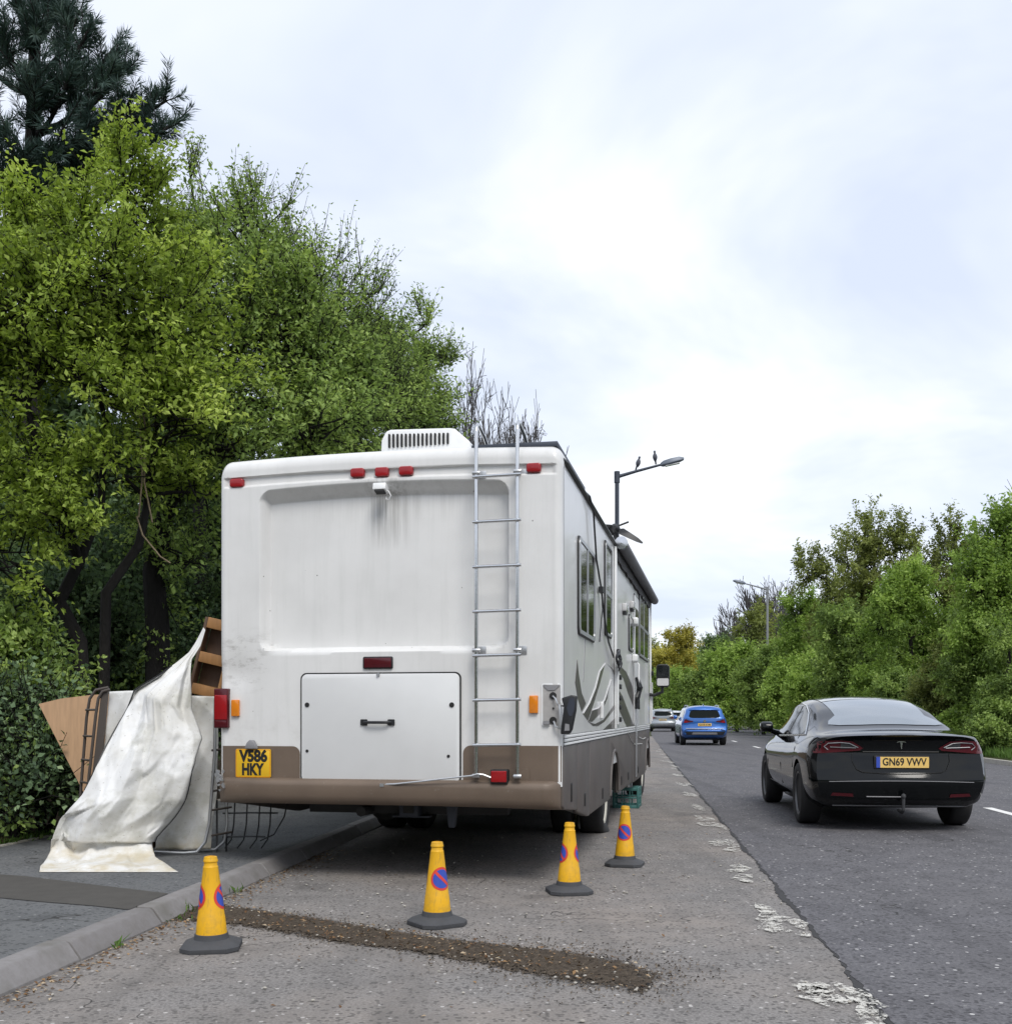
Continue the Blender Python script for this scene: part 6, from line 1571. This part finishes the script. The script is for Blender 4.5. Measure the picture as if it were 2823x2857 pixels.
# ivy and low cover on the bank
rng = np.random.default_rng(61); n = 42000
yy = rng.uniform(8.8, 24, n)**1.0; d = rng.uniform(.35, 1, n)**.8*5.2; xx = SLx = -4.20+(yy-8.93)*.115-d
lump = .22*np.abs(np.sin(xx*2.1+yy*.7))+.25*np.abs(np.sin(yy*1.6-xx*.9)); zz2 = np.array([bank_z(min(q, 7)) for q in d])+lump*np.minimum(1, np.maximum(0, d-.45))*rng.uniform(.2, 1.1, n)
keep = rng.random(n) < np.clip((d-.25)*1.1, .05, 1); xx, yy, zz2 = xx[keep], yy[keep], zz2[keep]; n = len(xx)
A = unit(np.stack([rng.normal(size=n)+.6, rng.normal(size=n)-.5, rng.normal(size=n)*.4-.2], 1)); N = unit(np.stack([rng.normal(size=n)*.5+.4, rng.normal(size=n)*.5-.5, np.ones(n)], 1)); N = unit(N-A*(N*A).sum(1, keepdims=True))
s = rng.uniform(.05, .105, n); v, f = leaf_quads(np.stack([xx, yy, zz2], 1), A, N, s, s*.72)
ic = np_mesh('ivy_cover', v, f, M['leaf_ivy'], None, np.repeat(np.clip(.42+.3*Wave(rng, .8)(np.stack([xx,yy,zz2],1))+.2*rng.normal(size=n), 0, 1), 4))
tag(ic, 'dark ivy and low plants covering the left bank', 'ground cover', kind='stuff')
# pale hanging creeper stems
cr_ = thing('creeper', 'pale twisted creeper stems hanging down in front of the thick trunk', 'creeper', (X_at(268, 10.9), 10.9, Z_at(960, 10.9)))
for k, (a, b, c, d_) in enumerate((((255,700),(262,780),(266,900),(258,975)),((262,710),(272,800),(270,910),(284,985)),((258,975),(268,1010),(300,1050),(318,1062)))):
    MB().tube([(X_at(p[0],10.9)-X_at(268,10.9), .02*i, Z_at(p[1],10.9)-Z_at(960,10.9)) for i, p in enumerate((a,b,c,d_))], .009, 5).build('stem', M['bark_vine'], cr_, smooth=60)

# right side ---------------------------------------------------------
def rtree(label, px, pyt, y, w, leaf, seed, n, lL, h0=0.0, name='tree', cat='tree', per=9, gap=-.25, up=.4, tl=None, n_l=8, top=1.0, group='trees beyond the right kerb', bark='bark', twig=False, shell=.45):
    """px centre, pyt top, w half width in pixels"""
    x = X_at(px, y); zt = Z_at(pyt, y); W_ = w*y/2030; rng_ = random.Random(seed); zb = .2; H = zt-zb
    lobes = []
    for k in range(n_l):
        a = rng_.uniform(-1, 1); hgt = rng_.uniform(.28, .82)
        wid = math.sqrt(max(.1, 1-((hgt-.45)/.62)**2))
        lobes.append((a*W_*.62*wid, rng_.uniform(-.5, .5)*W_*.7, H*hgt, W_*rng_.uniform(.32, .48), W_*rng_.uniform(.35, .5), H*rng_.uniform(.13, .2)))
    lobes.append((rng_.uniform(-.2,.2)*W_, 0, H*.80, W_*.5*top, W_*.45, H*.17)); lobes.append((0, 0, H*.25, W_*.8, W_*.6, H*.22))
    return tree(name, label, cat, (x, y, zb), lobes, leaf, seed, n, tl or lL*3.6, per, lL, lL*.5, gap=gap, up=up, twig_geo=twig, limb_r=.05*H/8, bark=bark, group=group, shell=shell)
# tall ones on the skyline
rtree('tall fresh green tree at the right picture edge', 1900, 935, 31, 125, 'leaf_fresh', 71, 6000, .12)
bare_tree('bare_tree', 'bare twiggy treetop standing above the fresh green tree at the right edge', (X_at(1935, 37), 37, .3), Z_at(862, 37)-.3, .45, 72, 'bark_grey', 4, 5, halfw=1.5)
rtree('tall olive tree with clumped dark leaves on the right skyline above the black saloon', 1650, 950, 54, 105, 'leaf_olive', 73, 4600, .17, gap=-.12, up=.6)
rtree('olive tree stepping down on the left of the tall clumped one', 1560, 1015, 57, 62, 'leaf_olive', 74, 2300, .17, gap=-.05, up=.7)
rtree('thin olive crown between the tall clumped tree and the fresh green tree', 1785, 968, 50, 100, 'leaf_olive', 75, 3800, .16, gap=-.08, up=.6)
rtree('bright yellow-green tree standing right behind the black saloon roof', 1720, 1055, 40, 105, 'leaf_fresh', 76, 4600, .13)
rtree('deep green tree to the left of the bright yellow-green one', 1610, 1140, 44, 85, 'leaf_green', 77, 3800, .14)
rtree('fresh green tree in the middle of the right treeline', 1500, 1105, 62, 78, 'leaf_fresh', 78, 3600, .17)
rtree('olive brown tree below the distant street lamp', 1435, 1135, 74, 55, 'leaf_olive', 79, 3000, .19)
rtree('olive bush on the right bank above the saloon boot', 1795, 1190, 33, 85, 'leaf_olive', 80, 2200, .10)
bare_tree('bare_tree', 'pale leafless tree behind the distant street lamp', (X_at(1435, 84), 84, .3), Z_at(1085, 84)-.3, .45, 81, 'bark_grey', 5, 7, halfw=2.2)
bare_tree('bare_tree', 'pale leafless tree between the distant lamp and the tall olive tree', (X_at(1490, 80), 80, .3), Z_at(1080, 80)-.3, .45, 82, 'bark_grey', 5, 7, halfw=2.0)
bare_tree('bare_tree', 'thin bare tree on the skyline right of the yellow tree', (X_at(1372, 105), 105, .3), Z_at(1152, 105)-.3, .5, 83, 'bark_grey', 4, 6, halfw=1.4)
rtree('dark green rounded tree beside the yellow tree in the distance', 1362, 1196, 100, 48, 'leaf_deep', 84, 2400, .24)
rtree('yellow spring-leaved tree at the far end of the road', 1278, 1182, 128, 62, 'leaf_yellow', 85, 3400, .28)
rtree('olive tree at the far end of the road, left of the yellow one', 1225, 1200, 132, 40, 'leaf_olive', 86, 2200, .28)
rtree('pale green bush at the roadside beyond the blue car', 1290, 1262, 112, 45, 'leaf_fresh', 87, 2000, .22, name='shrub', cat='shrub', group='bushes along the right verge')
rtree('dark bush at the end of the road behind the silver and white cars', 1245, 1268, 118, 45, 'leaf_green', 88, 2000, .24, name='shrub', cat='shrub', group='bushes along the right verge')
# bushes along the verge, far to near
VB = [(1345,1240,88,45,'leaf_green','dark bush on the verge straight above the blue car'),(1390,1215,72,52,'leaf_fresh','light bush on the verge right of the blue car'),(1440,1225,62,55,'leaf_green','green bush on the verge below the olive brown tree'),(1490,1240,54,50,'leaf_fresh','light green bush behind the saloon mirror'),
      (1530,1235,49,48,'leaf_fresh','light green bush behind the left edge of the saloon roof'),(1585,1250,45,60,'leaf_green','green bush behind the saloon rear window'),(1650,1262,40,65,'leaf_fresh','light green low bush above the middle of the saloon roof'),(1715,1275,37,65,'leaf_green','mid green low bush above the right side of the saloon roof'),
      (1780,1262,34,70,'leaf_green','dark green bush right of the saloon rear window'),(1850,1240,31,75,'leaf_green','green bush above the saloon tail lamp'),(1905,1150,29,80,'leaf_green','tall green bush at the right picture edge'),(1880,1330,28.5,60,'leaf_green','mid green low bush beside the far kerb at the right edge'),(1820,1345,31,55,'leaf_fresh','fresh green low growth by the kerb right of the saloon')]
for k, (px, py, y, w, lf, lab) in enumerate(VB):
    rtree(lab, px, py, y, w*1.15, lf, 100+k, 2900, max(.085, .0030*y), name='shrub', cat='shrub', n_l=6, gap=-.5, group='bushes along the right verge')
# back row
for k, (px, py, y, w, lab) in enumerate([(1900,1100,38,130,'dark thicket behind the fresh green tree at the right edge'),(1700,1160,52,150,'dark thicket behind the bright yellow-green tree'),(1540,1190,68,110,'dark thicket behind the treeline middle'),(1420,1215,88,90,'dark thicket behind the distant street lamp'),(1300,1240,140,110,'dark thicket closing the end of the road')]):
    rtree(lab, px, py, y, w*1.1, 'leaf_green', 130+k, 3600, .0042*y, name='thicket', cat='thicket', gap=-.7, group='dark thickets behind the right treeline')

# grass on the verge
rng = np.random.default_rng(91); n = 26000
yy = 22+rng.random(n)**1.7*70; w = rng.random(n)*2.2+.12
xx = np.array([far_x(q) for q in yy])+.2+w; zz3 = .10+.03*np.minimum(w, 1.2)+np.maximum(0, w-1.2)*.13
A = unit(np.stack([rng.normal(size=n)*.35, rng.normal(size=n)*.35, np.ones(n)], 1)); N = unit(np.cross(A, rng.normal(size=(n, 3))))
v, f = leaf_quads(np.stack([xx, yy, zz3], 1), A, N, rng.uniform(.14, .34, n), rng.uniform(.012, .03, n)*(1+yy/60), .1)
gr_ = np_mesh('verge_grass', v, f, M['grass'], None, np.repeat(np.clip(rng.normal(.5, .22, n), 0, 1), 4)); tag(gr_, 'rough green grass along the right verge', 'grass', kind='stuff')

# dry leaves, grit and stones along the left kerb, on the soil and the trench
rng = np.random.default_rng(92); P = []
for _ in range(900):
    y = rng.uniform(4.3, 9.5); P.append((kerb_x(y)+abs(rng.normal(0, .10))+.01, y, .006))
for _ in range(260): 
    y = rng.uniform(8.7, 13); P.append((path_x(y)-.06-abs(rng.normal(0, .35)), y, .125))
for _ in range(520):
    a = lerp_path(tr_top, rng.random()); b = lerp_path(tr_bot, rng.random()); t = rng.random(); P.append((a[0]*(1-t)+b[0]*t, a[1]*(1-t)+b[1]*t, .022))
for _ in range(130):
    y = rng.uniform(4.2, 12); P.append((rng.uniform(kerb_x(y)+.1, edge_x(y)), y, .006))
P = np.array(P); n = len(P); A = unit(np.stack([rng.normal(size=n), rng.normal(size=n), rng.normal(size=n)*.15], 1)); N = unit(np.stack([rng.normal(size=n)*.25, rng.normal(size=n)*.25, np.ones(n)], 1)); N = unit(N-A*(N*A).sum(1, keepdims=True))
s = rng.uniform(.010, .034, n); v, f = leaf_quads(P, A, N, s, s*.5)
lt = np_mesh('leaf_litter', v, f, M['litter'], None, np.repeat(rng.random(n)**1.5, 4)); tag(lt, 'dry leaves and grit scattered along the left kerb', 'litter', kind='stuff')
sn = MB(); rnd = random.Random(93)
for _ in range(420):
    if rnd.random() < .5: y = rnd.uniform(4.0, 11); x = rnd.uniform(kerb_x(y)+.1, edge_x(y)+.1)
    else: t = rnd.random(); a = lerp_path(tr_top, t); b = lerp_path(tr_bot, t); u = rnd.random(); x, y = a[0]*(1-u)+b[0]*u, a[1]*(1-u)+b[1]*u
    r = rnd.uniform(.004, .011); sn.lathe([(r*.5, -.001), (r, r*.35), (r*.75, r*.8), (r*.15, r)], 6, Matrix.Translation((x, y, .004)) @ Matrix.Rotation(rnd.uniform(0, 6), 4, 'Z') @ Matrix.Scale(rnd.uniform(.6, 1.3), 4, (1,0,0)))
st_ = sn.build('loose_stones', M['edging'], smooth=60); tag(st_, 'small pale stones scattered on the lay-by', 'stones', kind='stuff')

rng = np.random.default_rng(95); P = []
for _ in range(5200):
    q = rng.random()**.75; a = lerp_path(tr_top, q); b = lerp_path(tr_bot, q); w = 1.0+.9*q; t = .5+rng.normal()*.30*w
    P.append((a[0]*(1-t)+b[0]*t+rng.normal()*.03+(abs(rng.normal())*.14 if q > .93 else 0), a[1]*(1-t)+b[1]*t+rng.normal()*.02, .008))
P = np.array(P); n = len(P); A = unit(np.stack([rng.normal(size=n), rng.normal(size=n), rng.normal(size=n)*.3], 1)); N = unit(np.stack([rng.normal(size=n)*.5, rng.normal(size=n)*.5, np.ones(n)], 1)); N = unit(N-A*(N*A).sum(1, keepdims=True))
s = rng.uniform(.005, .017, n); v, f = leaf_quads(P, A, N, s, s*.8, .3)
so = np_mesh('soil_crumbs', v, f, M['crumb'], None, np.repeat(rng.random(n), 4)); tag(so, 'brown crumbs of earth scattered round the trench strip', 'earth', kind='stuff')

# weeds in the kerb joints and along the back of the path
rng = np.random.default_rng(97); P = []
for _ in range(70):
    if rng.random() < .12: y = rng.uniform(5.2, 9); x0 = kerb_x(y)+.02; z0 = .0
    else: y = rng.uniform(8.8, 13); x0 = path_x(y)-.07; z0 = .10
    for _ in range(int(rng.integers(6, 22))): P.append((x0+rng.normal()*.03, y+rng.normal()*.05, z0))
P = np.array(P); n = len(P); A = unit(np.stack([rng.normal(size=n)*.6, rng.normal(size=n)*.6, np.ones(n)], 1)); N = unit(np.cross(A, rng.normal(size=(n, 3))))
v, f = leaf_quads(P, A, N, rng.uniform(.03, .10, n), rng.uniform(.006, .016, n), .2)
wd_ = np_mesh('weeds', v, f, M['grass'], None, np.repeat(np.clip(rng.normal(.45, .2, n), 0, 1), 4)); tag(wd_, 'small green weeds along the kerb and the path edge', 'weeds', kind='stuff')
